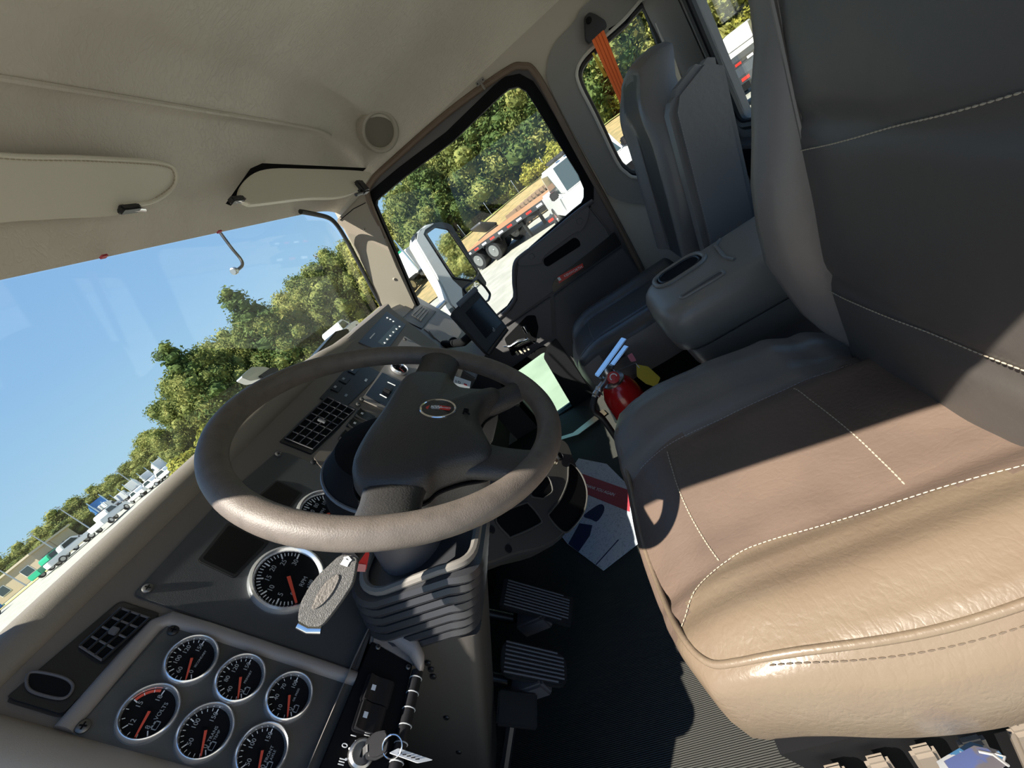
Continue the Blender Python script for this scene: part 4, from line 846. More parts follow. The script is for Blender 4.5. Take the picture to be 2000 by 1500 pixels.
loft('seat_base', [[V((SX+a*0.24, -0.10+b*0.21, z)) for a, b in ((-1, -1), (1, -1), (1, 1), (-1, 1))] for z in (FZ, 0.10)] + [[V((SX+a*0.255, -0.10+b*0.22, 0.20)) for a, b in ((-1, -1), (1, -1), (1, 1), (-1, 1))]], BLACKM, ds)
bm = bmesh.new()
for k in range(9): add_box(bm, (SX-0.262, -0.28+0.045*k, 0.06), V((0.006, 0, 0)), V((0, 0.012, 0)), V((0, 0, 0.10)), 0.004)
fin(bm, 'bellows_skirt', mat('olive brown skirt', (0.16, 0.13, 0.10), 0.6), ds)
# backrest: insert face, two bolsters, shell
def back_y(z): return -0.255 - 0.105*(z-0.30) - 0.02*max(0, z-0.7)
def bf(a, b):
    z = 0.64 + b*0.40; x = SX - 0.035 + a*0.195*(1 - 0.03*b)
    y = back_y(z) + 0.010*(1-a*a) + 0.010*math.cos((z-0.50)*7)
    for zs in (0.678, 0.452): y -= 0.006*math.exp(-((z-zs-0.02*a)/0.012)**2)
    return V((x, y + 0.003*pnoise(V((x*10, z*10, 4))), z))
back = cushion('backrest', bf, LEA_B, ds, 36, 60, ((0.004, -0.006), (0.006, -0.04), (0.0, -0.09)), V((0, -1, 0)), 0.10)
def seamline(zs, sag): return [bf(a, (zs + sag*(a+1)*0.5 - 0.64)/0.40) + V((0, 0.0016, 0)) for a in [-1+0.06*i for i in range(34)]]
stitch('seam_stitching', seamline(0.700, -0.045), STITCH, back, 0.0042, 0.0016, 0.001); stitch('seam_stitching', seamline(0.458, -0.012), STITCH, back, 0.0042, 0.0016, 0.001)
def bolster(s):
    rings = []; zs = [0.325, 0.34, 0.37, 0.41, 0.46, 0.52, 0.58, 0.64, 0.70, 0.75, 0.79, 0.83, 0.88, 0.94, 1.0, 1.04]
    for z in zs:
        pr = lerpk([(0.325, 0.004), (0.37, 0.030), (0.44, 0.058), (0.54, 0.074), (0.64, 0.060), (0.74, 0.030), (0.80, 0.008), (0.84, 0.0), (1.05, 0.0)], z)
        wd = lerpk([(0.325, 0.020), (0.40, 0.085), (0.52, 0.112), (0.66, 0.108), (0.80, 0.096), (1.05, 0.090)], z)
        xi = SX + (0.152 if s > 0 else -0.222) - s*0.012*math.sin((z-0.33)*4); y = back_y(z) - 0.004
        rings.append([V((xi + s*wd*t, y + pr*k_ - dy, z)) for t, k_, dy in ((0, -0.15, 0.012), (0.0, 0.05, 0.0), (0.05, 0.36, 0.0), (0.15, 0.74, 0.0), (0.32, 0.98, 0.0), (0.52, 0.98, 0.0), (0.70, 0.76, 0.003), (0.88, 0.36, 0.010), (1.0, 0.0, 0.026), (1.04, 0.0, 0.055), (1.02, 0.0, 0.11), (0.9, 0, 0.125), (0.1, 0, 0.125))])
    o = loft('back_bolster', rings, LEA_G, ds, ang=65)
    tube('bolster_piping', [r[1] + V((s*0.001, 0.004, 0)) for r in rings], 0.0030, LEA_G, o, 6)
    stitch('seam_stitching', [r[8] + V((s*0.001, 0, 0)) for r in rings[9:]], STITCHD, o, 0.004, 0.002, 0.001)
    return o
bolster(1); bolster(-1)
prism('back_shell', [V((SX-0.03+a*0.265, -0.40 - 0.09*(z-0.3), z)) for a, z in ((-1, 0.30), (1, 0.30), (1, 1.04), (-1, 1.04))], V((0, -0.035, 0)), DOORP, ds, 0.015, 3)
# ================================================================== CONSOLE BETWEEN THE SEATS
cn = thing('center_console', 'brown grey armrest console with a cup holder between the two seats', 'console', V((0.0, -0.25, FZ)))
CZ = 0.45
tp = UU([(1318, 592), (1262, 590), (1250, 560), (1268, 540), (1295, 522), (1500, 418), (1560, 500)], PZ(CZ))
x0c, x1c, yf, yb = -0.118, 0.135, -0.045, -0.55
def crect(x0, x1, y0, y1, z, r): return rnd([V((x0, y0, z)), V((x1, y0, z)), V((x1, y1, z)), V((x0, y1, z))], [0.01, 0.01, r, r], 6)
loft('armrest_lid', [crect(x0c+.006, x1c-.006, yb, yf-.014, CZ-.108, .05), crect(x0c, x1c, yb, yf-.002, CZ-.100, .055), crect(x0c, x1c, yb, yf+.004, CZ-.07, .06), crect(x0c, x1c, yb, yf+.002, CZ-.034, .06), crect(x0c+.004, x1c-.004, yb, yf-.006, CZ-.014, .06), crect(x0c+.014, x1c-.014, yb, yf-.018, CZ-.003, .055), crect(x0c+.026, x1c-.026, yb, yf-.032, CZ, .05)], CONS, cn, ang=60)
loft('armrest_base', [crect(x0c+.03, x1c-.03, -.30, yf-.040, CZ-.20, .04), crect(x0c+.012, x1c-.012, -.30, yf-.022, CZ-.16, .05), crect(x0c+.007, x1c-.007, -.30, yf-.014, CZ-.110, .05)], CONS, cn, ang=60)
loft('console_body', [crect(x0c+.055, x1c-.05, yb, yf-.07, FZ, .02), crect(x0c+.032, x1c-.032, yb, yf-.06, .20, .02), crect(x0c+.014, x1c-.014, yb, yf-.06, CZ-.109, .04)], mat('slate console plastic', (0.11, 0.105, 0.112), 0.45, bump=(500, .06)), cn)
cc = U((1326, 528), PZ(CZ)); cc.z = CZ
hl = rnd([V((cc.x+a*.046, cc.y+b*.062, CZ+.0005)) for a, b in ((-1, -1), (1, -1), (1, 1), (-1, 1))], .044, 8)
tube('cup_rim', hl, .0065, CONS, cn, 10, True)
prism('cup_shade', [V((cc.x+(p.x-cc.x)*.93, cc.y+(p.y-cc.y)*.93, CZ+.0015)) for p in hl], V((0, 0, -.03)), BLACKM, cn)  # black slab in the lid top, painting the shade of the cup hole
tube('cup_liner', [V((cc.x+(p.x-cc.x)*.80, cc.y+(p.y-cc.y)*.80, CZ+.002)) for p in hl], .003, BLACK, cn, 8, True)
pen = rnd([V((x, y, CZ+.0008)) for x, y in ((x0c+.034, yf-.155), (x0c+.06, yf-.155), (x0c+.056, yf-.06), (x0c+.04, yf-.06))], .012, 5)
tube('tray_rim', pen, .0035, CONS, cn, 8, True); prism('pen_tray', pen, V((0, 0, .0006)), mat('console groove', (0.08, 0.07, 0.062), .5), cn)  # flat tray sheet, console colour darkened as groove shade
tube('lid_groove', [V((x0c+.07, yf-.19, CZ+.001)), V((x0c+.11, yf-.185, CZ+.001)), V((x1c-.05, yf-.20, CZ+.001)), V((x1c-.03, yf-.22, CZ+.001))], .004, CONS, cn, 8)
# ================================================================== PASSENGER SEAT
ps_ = thing('passenger_seat', 'slate leather passenger seat with folded armrest beside the quarter window', 'seat', V((0.56, -0.1, FZ)))
QX = 0.565
def pst(x, y):
    u = (x-QX)/0.215; h = 0.262 + 0.022*math.exp(-((abs(u)-0.78)/0.2)**2) - 0.05*max(0, (y-0.12)/0.14)**2
    return h - 0.012*math.exp(-((abs(u)-0.52)/0.03)**2)
def pf(a, b):
    x = QX + a*0.215; y = 0.0 + b*0.235 + 0.03*(1-a*a)*max(b, 0); return V((x, y, pst(x, y)))
pc = cushion('seat_cushion', pf, LEA_PD, ps_, 32, 30, ((.006, -.006), (.012, -.02), (.016, -.07), (.010, -.14), (-.002, -.17)), k=.40)
me = pc.data; me.materials.append(LEA_P); off = origin(pc)
for p in me.polygons:
    if p.center.z + off.z < 0.225: p.material_index = 1
stitch('seam_stitching', [V((QX+a, .16 - .5*a*a, pst(QX+a, .16)+.001)) for a in [-.12+.01*i for i in range(25)]], STITCHD, pc, .005, .002, .0008)
for s in (-.52, .52): tube('welt', [V((QX+s*.215, y, pst(QX+s*.215, y)+.001)) for y in [-.2+.02*i for i in range(20)]], .0018, LEA_PD, pc, 6)
tube('front_welt', [V((QX+.225*math.cos(t), .02+.245*math.sin(t), .19)) for t in [math.pi*(-.05+1.1*i/30) for i in range(31)]], .0025, LEA_P, pc, 6)
loft('seat_base', [[V((QX+a*.19, 0+b*.20, z)) for a, b in ((-1, -1), (1, -1), (1, 1), (-1, 1))] for z in (FZ, .11)], BLACKM, ps_)
tube('trim_edge', [V((.33, -.05, -.02)), V((.36, .20, -.05)), V((.45, .265, -.08)), V((.60, .28, -.10)), V((.74, .27, -.09))], .006, CREAM, ps_, 8)
def pby(z): return -.235 - .22*(z-.30)
def pbf(a, b):
    z = .60 + b*.285; hw = .205 - .075*max(0, (z-.66)/.22)**2; x = QX + a*hw
    y = pby(z) + .03*math.exp(-((abs(a)-.82)/.22)**2)*(1 if z < .74 else max(0, 1-(z-.74)/.10)) + .02*math.exp(-((z-.80)/.06)**2)
    return V((x, y, z))
pb = cushion('backrest', pbf, LEA_P, ps_, 32, 40, ((.004, -.008), (.010, -.03), (.012, -.07), (.002, -.10)), V((0, -1, 0)), .30)
me = pb.data; me.materials.append(LEA_PD); off = origin(pb)
for p in me.polygons:
    c = p.center + off
    if abs(c.x-QX) < .10 and c.y > pby(c.z)-.03 and c.z < .86: p.material_index = 1
for s in (-1, 1): tube('welt', [V((QX+s*.105, pby(z)+.006, z)) for z in [.34+.02*i for i in range(26)]], .0028, LEA_P, pb, 6)
# folded armrest standing against the near side of the backrest, and the shoulder wing behind it
ar = UU([(1318, 168), (1330, 140), (1405, 124), (1440, 180), (1470, 420), (1395, 480), (1372, 440)], PX(.30))
arm = prism('armrest', [V((.325, -.245-.20*(z-.33)-d, z)) for d, z in ((0, .36), (.0, .74), (.018, .775), (.10, .80), (.145, .77), (.15, .36))], V((-.075, 0, 0)), LEA_P, ps_, .016, 4)
stitch('seam_stitching', [V((.2505, -.262-.20*(z-.33), z)) for z in [.38+.02*i for i in range(19)]], STITCHD, arm, .005, .002, .0009)
box('shoulder_wing', (.80, -.36, .66), (.03, .09, .16), LEA_P, ps_, .01)
# ================================================================== FIRE EXTINGUISHER
ex = V((.20, .16, FZ)); up_ = V((-.06, -.03, 1)).normalized()
fe = thing('fire_extinguisher', 'red fire extinguisher with chrome handle and yellow tag beside the console', 'fire extinguisher', ex)
T = lambda h: ex + up_*(h + .032 if h > .25 else h)
lathe('cylinder', ex, up_, [(.05, .0), (.058, .006), (.059, .02), (.059, .362), (.056, .387), (.047, .412), (.034, .430), (.024, .440), (.022, .447)], mat('extinguisher red', (.42, .012, .012), .22, coat=.4), fe, 40)
lathe('neck_collar', T(.398), up_, [(.036, 0), (.036, .006), (.028, .010), (.022, .012), (.020, .03)], STEEL, fe, 28)
vh = T(.43); hd = V((.35, -.90, .16)).normalized(); sd_ = hd.cross(up_).normalized()
lathe('valve_body', T(.412), up_, [(.016, 0), (.018, .01), (.018, .035), (.012, .045)], STEEL, fe, 20)
prism('squeeze_lever', [vh - hd*.035 + sd_*s*.0125 + up_*.022 for s in (-1, 1)] + [vh + hd*.100 + sd_*s*.014 + up_*.036 for s in (1, -1)], up_*.006, CHROME, fe, .002)
prism('carry_handle', [vh - hd*.01 + sd_*s*.011 + up_*.004 for s in (-1, 1)] + [vh + hd*.094 + sd_*s*.012 + up_*.012 for s in (1, -1)], up_*.006, CHROME, fe, .002)
for k in (-.03, .02): lathe('pivot_pin', vh + hd*k - sd_*.017 + up_*.012, sd_, [(.0045, 0), (.0045, .034)], STEEL, fe, 10)
gz = V((-.75, -.25, .5)).normalized(); gc = T(.405) + gz*.036
pg = lathe('pressure_gauge', gc - gz*.004, gz, [(.018, -.004), (.018, .006), (.015, .008), (.001, .0082)], mat('gauge red', (.55, .06, .06), .4), fe, 24); tube('gauge_dial', circ(gc + gz*.0046, .010, gz, None, 20)[2:15], .0018, WHITE, pg, 6)
nz = vh - hd*.02 + V((-.03, .02, -.004)); nd = V((-.5, .72, -.25)).normalized()
lathe('hose_nut', nz, nd, [(.008, 0), (.0125, .002), (.0125, .012), (.011, .014), (.0125, .016), (.0125, .028), (.010, .030), (.010, .036)], STEEL, fe, 14)
tube('hose', spline([nz + nd*.034, nz + nd*.06 + V((0, .004, -.02)), T(.32) + V((-.045, .085, 0)), T(.20) + V((-.055, .085, 0)), T(.10) + V((-.06, .07, 0)), T(.03) + V((-.085, .055, 0))], 8), .0095, RUBBER, fe, 12)
yt = UU([(1243, 712), (1266, 716), (1290, 738), (1282, 756), (1262, 750), (1244, 736)], (T(.36) + V((.02, -.045, 0)), V((-.8, -.3, .5)).normalized())); prism('inspection_tag', rnd(yt, .004, 2), V((.0015, 0, 0)), YELL, fe)
tube('tag_tie', [T(.425), yt[0] + V((0, 0, .006)), yt[0].lerp(yt[3], .15)], .0014, STEEL, fe, 6)
st0 = vh + hd*.088 - up_*.012; prism('seal_tag', rnd([st0 + V((0, -.008, 0)), st0 + V((0, .008, 0)), st0 + V((.002, .009, -.026)), st0 + V((.002, -.006, -.032))], .003, 2), V((.0015, 0, 0)), mat('pink seal', (.55, .18, .26), .5), fe)
tube('hose_elbow', [vh - up_*.005, nz.lerp(vh, .4) - up_*.004, nz + nd*.004], .010, STEEL, fe, 12); tube('seal_tie', [vh + hd*.085 + up_*.012, st0], .0012, STEEL, fe, 6)
# ================================================================== SEAT BELT
sb = thing('seat_belt', 'orange seat belt hanging from a black triangular anchor at the quarter window', 'seat belt', U((1160, 60), PX(.925)))
ap_ = UU([(1140, 36), (1150, 25), (1164, 30), (1182, 42), (1185, 55), (1150, 88), (1142, 80)], PX(.93)); prism('anchor_plate', rnd(ap_, .008, 3), V((-.014, 0, 0)), BLACK, sb, .003); lathe('anchor_bolt', U((1150, 40), PX(.915)), V((-1, 0, 0)), [(.010, 0), (.010, .006), (.004, .007)], BLACKM, sb, 12)
w0, w1 = U((1153, 72), PX(.92)), U((1178, 55), PX(.92)); w2, w3 = U((1240, 215), PX(.87)), U((1228, 240), PX(.87))
bm = bmesh.new(); n = 14; L0 = w0.lerp(w3, 1.25); L1 = w1.lerp(w2, 1.25)
add_loft(bm, [[w0.lerp(L0, i/n) + V((-.004*math.sin(i), 0, 0))*.3, w1.lerp(L1, i/n), w1.lerp(L1, i/n) + V((.0022, 0, 0)), w0.lerp(L0, i/n) + V((.0022, 0, 0))] for i in range(n+1)])
fin(bm, 'webbing', ORANGE, sb)
for k in (0.25, .5, .75): tube('weave_line', [w0.lerp(w1, k) + V((-.0012, 0, 0)), L0.lerp(L1, k) + V((-.0012, 0, 0))], .0009, mat('webbing rib', (.60, .09, .015), .7), sb, 5)
prism('belt_label', UU([(1156, 104), (1160, 102), (1186, 148), (1180, 152)], PX(.913)), V((.001, 0, 0)), YELL, sb)
tube('webbing_return', [U((1190, 62), PX(.945)), U((1222, 40), PX(.955)), U((1240, 8), PX(.955))], .010, BLACKM, sb, 8)
# ================================================================== OUTSIDE: GROUND
GZ = -1.3
def sstep(a, b, x): t = min(1, max(0, (x-a)/(b-a))); return t*t*(3-2*t)
def ground_z(x, y):
    r = math.hypot(x+0.99, y); a = math.degrees(math.atan2(y, x+0.99))
    g = GZ + 1.75*sstep(28, 115, r)*sstep(34, 56, a)*(1-sstep(110, 150, a))
    return g + 0.9*sstep(30, 48, r)*(1-sstep(30, 50, a))*sstep(-22, -8, a) - 0.8*sstep(10, 24, r)*sstep(10, 22, -a)*(1-sstep(60, 90, -a))
def polar(name, r0, r1, nr, a0, a1, na, dz, m, jag=0.0):
    bm = bmesh.new(); rows_ = []
    for j in range(nr+1):
        r = r0*(r1/r0)**(j/nr); row = []
        for i in range(na+1):
            a = RA(a0+(a1-a0)*i/na); rr = r*(1 + (jag*pnoise(V((i*0.35, j*1.0, 3.0))) if j in (0, nr) else 0)); x, y = -0.99+rr*math.cos(a), rr*math.sin(a)
            row.append(bm.verts.new((x, y, ground_z(x, y)+dz+(0.012*pnoise(V((x*1.3, y*1.3, 0))) if r < 30 else 0))))
        rows_.append(row)
    for j in range(nr):
        for i in range(na): bm.faces.new((rows_[j][i], rows_[j][i+1], rows_[j+1][i+1], rows_[j+1][i]))
    return fin(bm, name, m, None, True)
GRAVEL = mat('pale gravel', (0.25, 0.245, 0.21), 0.9, bump=(9, 1.0), var=(1.6, (0.32, 0.31, 0.27), 0.4, 0.65))
DRYG = mat('dry grass', (0.30, 0.215, 0.095), 0.95, bump=(6, 1.0), var=(1.3, (0.20, 0.16, 0.07), 0.42, 0.6))
WEED = mat('green weeds', (0.16, 0.19, 0.05), 0.95, bump=(6, 1.0), var=(0.9, (0.32, 0.28, 0.10), 0.45, 0.62))
struct(polar('ground', 0.6, 420, 40, -180, 180, 120, 0.0, GRAVEL))
g = polar('dry_grass_bank', 24, 47, 10, -70, 33, 80, 0.06, DRYG, 0.06); tag(g, 'tan dry grass bank between the gravel yard and the woods', 'grass', None, 'stuff')
g = polar('weedy_verge', 45.5, 66, 8, -70, 57, 90, 0.12, WEED, 0.05); tag(g, 'green weeds at the foot of the woods behind the dry bank', 'grass', None, 'stuff')
g = polar('grass_strip', 92, 101, 3, 58, 80, 30, 0.05, mat('yellow grass', (0.36, 0.30, 0.12), 0.95, bump=(3, 1.0))); tag(g, 'yellow grass strip along the far side of the yard by the low building', 'grass', None, 'stuff')
g = polar('far_verge', 112, 180, 4, 52, 85, 30, 0.05, WEED); tag(g, 'green verge below the distant trees ahead', 'grass', None, 'stuff')
# ================================================================== TREES
def leafmat(name, c1, c2, c3):
    m = bpy.data.materials.new(name); m.use_nodes = True; n = m.node_tree; p = n.nodes['Principled BSDF']; MATS[name] = m
    p.inputs['Roughness'].default_value = 0.75; p.inputs['Specular IOR Level'].default_value = 0.15
    oi = n.nodes.new('ShaderNodeObjectInfo'); tc_ = n.nodes.new('ShaderNodeTexCoord'); nz = n.nodes.new('ShaderNodeTexNoise'); nz.inputs['Scale'].default_value = 9; nz.inputs['Detail'].default_value = 4
    n.links.new(tc_.outputs['Object'], nz.inputs['Vector'])
    ad = n.nodes.new('ShaderNodeMath'); ad.operation = 'MULTIPLY_ADD'; ad.inputs[1].default_value = 0.22
    n.links.new(oi.outputs['Random'], ad.inputs[0]); n.links.new(nz.outputs['Fac'], ad.inputs[2])
    r = n.nodes.new('ShaderNodeValToRGB'); r.color_ramp.elements[0].position = 0.38; r.color_ramp.elements[0].color = (*c1, 1); r.color_ramp.elements[1].position = 0.85; r.color_ramp.elements[1].color = (*c3, 1)
    e_ = r.color_ramp.elements.new(0.6); e_.color = (*c2, 1)
    n.links.new(ad.outputs[0], r.inputs[0]); n.links.new(r.outputs[0], p.inputs['Base Color'])
    tl = n.nodes.new('ShaderNodeBsdfTranslucent'); n.links.new(r.outputs[0], tl.inputs[0]); mx = n.nodes.new('ShaderNodeMixShader'); mx.inputs[0].default_value = 0.3
    n.links.new(p.outputs[0], mx.inputs[1]); n.links.new(tl.outputs[0], mx.inputs[2]); n.links.new(mx.outputs[0], n.nodes['Material Output'].inputs[0])
    return m
LEAF = leafmat('broad leaves', (0.055, 0.088, 0.028), (0.18, 0.205, 0.06), (0.34, 0.325, 0.10))
LEAFP = leafmat('pine needles', (0.03, 0.065, 0.02), (0.09, 0.135, 0.04), (0.16, 0.19, 0.05))
LEAFY = leafmat('yellow green shrubs', (0.14, 0.17, 0.03), (0.27, 0.27, 0.05), (0.42, 0.36, 0.07))
BARK = mat('bark', (0.13, 0.10, 0.075), 0.9, bump=(20, 0.5))
def crown_mesh(name, kind, seed, ncard, cs):
    rd_ = random.Random(seed); vs, fs = [], []; blobs = []
    if kind == 'broad':
        for k in range(26):
            t = rd_.uniform(0.06, 0.90); a = rd_.uniform(0, 6.28); rr = 0.28*math.sin(min(1, t*1.05+0.12)*math.pi)**0.5*rd_.uniform(0.35, 1.0)
            blobs.append((V((rr*math.cos(a), rr*math.sin(a), t)), rd_.uniform(0.10, 0.17)))
        blobs.append((V((0, 0, 0.5)), 0.22)); blobs.append((V((0, 0, 0.28)), 0.2))
    elif kind == 'pine':
        for k in range(22):
            t = 0.25+0.72*k/21; a = k*2.4; rr = 0.16*(1.06-t)**0.7*rd_.uniform(0.5, 1.1)
            blobs.append((V((rr*math.cos(a), rr*math.sin(a), t)), 0.05+0.08*(1.1-t)))
    else:
        for k in range(12):
            a = rd_.uniform(0, 6.28); rr = rd_.uniform(0, 0.65); blobs.append((V((rr*math.cos(a), rr*math.sin(a), rd_.uniform(0.25, 0.7))), rd_.uniform(0.2, 0.34)))
    tot = sum(b[1]**2 for b in blobs)
    for c, r in blobs:
        n = int(ncard*r*r/tot)
        for k in range(n):
            d = V((rd_.gauss(0, 1), rd_.gauss(0, 1), rd_.gauss(0, 1))).normalized()
            p = c + V((d.x*r, d.y*r, d.z*r*0.85))*rd_.uniform(0.62, 1.22)
            nn = (d + V((rd_.gauss(0, .6), rd_.gauss(0, .6), rd_.gauss(0, .6)))).normalized(); u = nn.orthogonal().normalized(); q = rd_.uniform(0, 6.28)
            u, v = u*math.cos(q) + nn.cross(u)*math.sin(q), nn.cross(u)*math.cos(q) - u*math.sin(q); s = cs*rd_.uniform(0.5, 1.35)
            b = len(vs); vs += [p - u*s, p - v*s*0.55 + nn*s*0.2, p + u*s, p + v*s*0.55 + nn*s*0.15]; fs.append((b, b+1, b+2, b+3))
    for c, r in blobs:             # leafy masses behind the outer leaves
        b = len(vs); nu_, nv_ = 9, 6
        for j in range(nv_+1):
            for i in range(nu_):
                th, ph = math.pi*j/nv_, 2*math.pi*i/nu_; d = V((math.sin(th)*math.cos(ph), math.sin(th)*math.sin(ph), math.cos(th)))
                vs.append(c + d*r*0.66*(1+0.35*pnoise(d*3+c*9)))
        for j in range(nv_):
            for i in range(nu_): fs.append((b+j*nu_+i, b+j*nu_+(i+1) % nu_, b+(j+1)*nu_+(i+1) % nu_, b+(j+1)*nu_+i))
    me = bpy.data.meshes.new(name); me.from_pydata([tuple(v) for v in vs], [], fs); me.update()
    return me
CR = {'broad': [crown_mesh('crown', 'broad', s, 7000, 0.017) for s in (1, 2, 3, 4)], 'pine': [crown_mesh('crown', 'pine', s, 2600, 0.018) for s in (5, 6)], 'shrub': [crown_mesh('crown', 'shrub', s, 1500, 0.075) for s in (8, 9)]}
for k_, m_ in (('broad', LEAF), ('pine', LEAFP), ('shrub', LEAFY)):
    for me in CR[k_]: me.materials.append(m_)
bm = bmesh.new(); add_tube(bm, [V((0, 0, -0.06)), V((0.004, 0, 0.15)), V((-0.004, 0.004, 0.45)), V((0, 0, 0.78))], [0.026, 0.018, 0.012, 0.004], 8); o = fin(bm, 'trunk', BARK, None, True); TRK = o.data; bpy.data.objects.remove(o)
TR = random.Random(11)
def tree(kind, az, r, el, label, group=None, wide=1.0, nm=None):
    x, y = -0.99+r*math.cos(RA(az)), r*math.sin(RA(az)); z = ground_z(x, y); h = 0.85 + el*r - z
    t = thing(nm or {'broad': 'broadleaf_tree', 'pine': 'pine_tree', 'shrub': 'shrub'}[kind], label, 'shrub' if kind == 'shrub' else 'tree', (x, y, z), group)
    s = h if kind != 'shrub' else h/0.95
    wd = s*wide
    for n_, me in (('crown', TR.choice(CR[kind])), ('trunk', TRK)):
        if kind == 'shrub' and n_ == 'trunk': continue
        o = bpy.data.objects.new(n_, me); COL.objects.link(o); o.parent = t; o.scale = (wd, wd, s); o.rotation_euler.z = TR.uniform(0, 6.28) if n_ == 'crown' else 0
    return t
TOP = [(-60, .20), (-30, .24), (-5, .23), (3, .215), (6.5, .19), (10, .20), (14, .165), (18, .13), (24, .135), (28.4, .142), (34.6, .132), (41.9, .142), (45.8, .148), (50, .115), (52.8, .076), (55, .055), (57, .050), (60, .050), (62.3, .066), (64, .052), (66, .060), (69, .055), (80, .06)]
def top_at(a):
    for (p, q), (u, v) in zip(TOP, TOP[1:]):
        if a <= u: return q + (v-q)*(a-p)/(u-p)
    return TOP[-1][1]
GR_R = 'woods beyond the passenger side yard'; GR_F = 'woods ahead of the windscreen'; GR_L = 'distant trees ahead behind the low building'
a = -62.0
while a < 21: tree('broad', a, 51+TR.uniform(-3, 3), top_at(a)*TR.uniform(.86, 1.0), 'leafy green tree in the woods behind the dry grass bank', GR_R, TR.uniform(.95, 1.15)); a += 3.1
a = -58.0
while a < 21: tree('broad', a, 57+TR.uniform(-2, 3), top_at(a)*TR.uniform(.92, 1.05), 'leafy green tree in the woods behind the dry grass bank', GR_R, 1.0); a += 4.4
a = 21.5
while a < 53: tree('broad', a, 50+TR.uniform(-2, 2), top_at(a)*TR.uniform(.80, .98), 'leafy green tree in the wood straight ahead of the windscreen', GR_F, TR.uniform(.85, 1.05)); a += 2.6
a = 22.0
while a < 53: tree('broad', a, 55+TR.uniform(-1, 2), top_at(a)*TR.uniform(.92, 1.02), 'leafy green tree in the wood straight ahead of the windscreen', GR_F, .9); a += 2.4
for az, el, lb in ((37.7, .181, 'tallest pine standing above the trees ahead of the windscreen'), (46.3, .166, 'dark pine crown at the left shoulder of the wood ahead'), (1.5, .22, 'dark pine at the rear top of the passenger door window')):
    tree('pine', az, 49, el, lb, None, 1.25)
for k, az in enumerate((-12, -8.5, -2, 4.5, 12, 16.5)): tree('pine', az, 48.5, top_at(az)*.95, 'dark pine among the leafy trees beyond the dry bank', 'pines beyond the dry bank', 1.1)
a = -55.0
while a < 54: tree('shrub', a, 47+TR.uniform(-1.5, 2), .0+TR.uniform(-.02, .03), 'yellow green shrub at the foot of the woods', 'shrubs along the edge of the woods', TR.uniform(.9, 1.3)); a += 4.0
a = 53.5
while a < 80: tree('broad', a, 138+TR.uniform(-6, 6), top_at(a)*TR.uniform(.9, 1.08), 'small distant green tree beyond the far yard', GR_L, 1.5); a += 1.5
a = 54.5
while a < 80: tree('broad', a, 126+TR.uniform(-4, 4), top_at(a)*TR.uniform(.5, .75), 'small distant green tree beyond the far yard', GR_L, 1.9); a += 1.7
for a in (-86, -90, -94, -98, -103, -108): tree('broad', a, 60, .10+TR.uniform(-.02, .02), 'leafy tree behind the cab seen in the door mirror', 'trees behind the cab', 1.2)
# ================================================================== VEHICLES
WHITEP = mat('white vehicle paint', (0.72, 0.72, 0.70), 0.3, coat=.3); GREENP = mat('green truck paint', (0.02, 0.30, 0.16), 0.3, coat=.3); BLUEP = mat('blue truck paint', (0.03, 0.16, 0.42), 0.3, coat=.3)
TINT = mat('vehicle glass', (0.03, 0.045, 0.05), 0.08); STEELB = mat('black trailer steel', (0.03, 0.032, 0.036), 0.5); DECK = mat('worn wood deck', (0.30, 0.15, 0.07), .8, bump=(8, .5)); TAPEW = mat('white reflective tape', (.75, .75, .75), .4)
def root(name, label, cat, az, r, rot, group=None, dz=0.0):
    x, y = -0.99+r*math.cos(RA(az)), r*math.sin(RA(az)); t = thing(name, label, cat, (x, y, ground_z(x, y)+dz), group); t.rotation_euler.z = RA(rot); return t
def lprism(name, prof_, w, m, t, bevel=.05, y0=None):
    y0 = -w/2 if y0 is None else y0
    return prism(name, [V((p[0], y0, p[1])) for p in prof_], V((0, w, 0)), m, t, bevel, 2, True)
def wheel(t, x, y, r=.5, w=.28, hub=STEEL):
    o = lathe('wheel', V((x, y-w/2, r)), V((0, 1, 0)), [(r*.62, 0), (r*.95, .0), (r, w*.15), (r, w*.85), (r*.95, w), (r*.62, w)], RUBBER, t, 22, True)
    lathe('rim', V((x, y-w/2-.005, r)), V((0, 1, 0)), [(r*.6, 0), (r*.5, w*.3), (r*.2, w*.25), (r*.18, -.02), (r*.001, -.02)], hub, o, 18, True); lathe('rim', V((x, y+w/2+.005, r)), V((0, -1, 0)), [(r*.6, 0), (r*.5, w*.3), (r*.2, w*.25), (r*.18, -.02), (r*.001, -.02)], hub, o, 18, True)
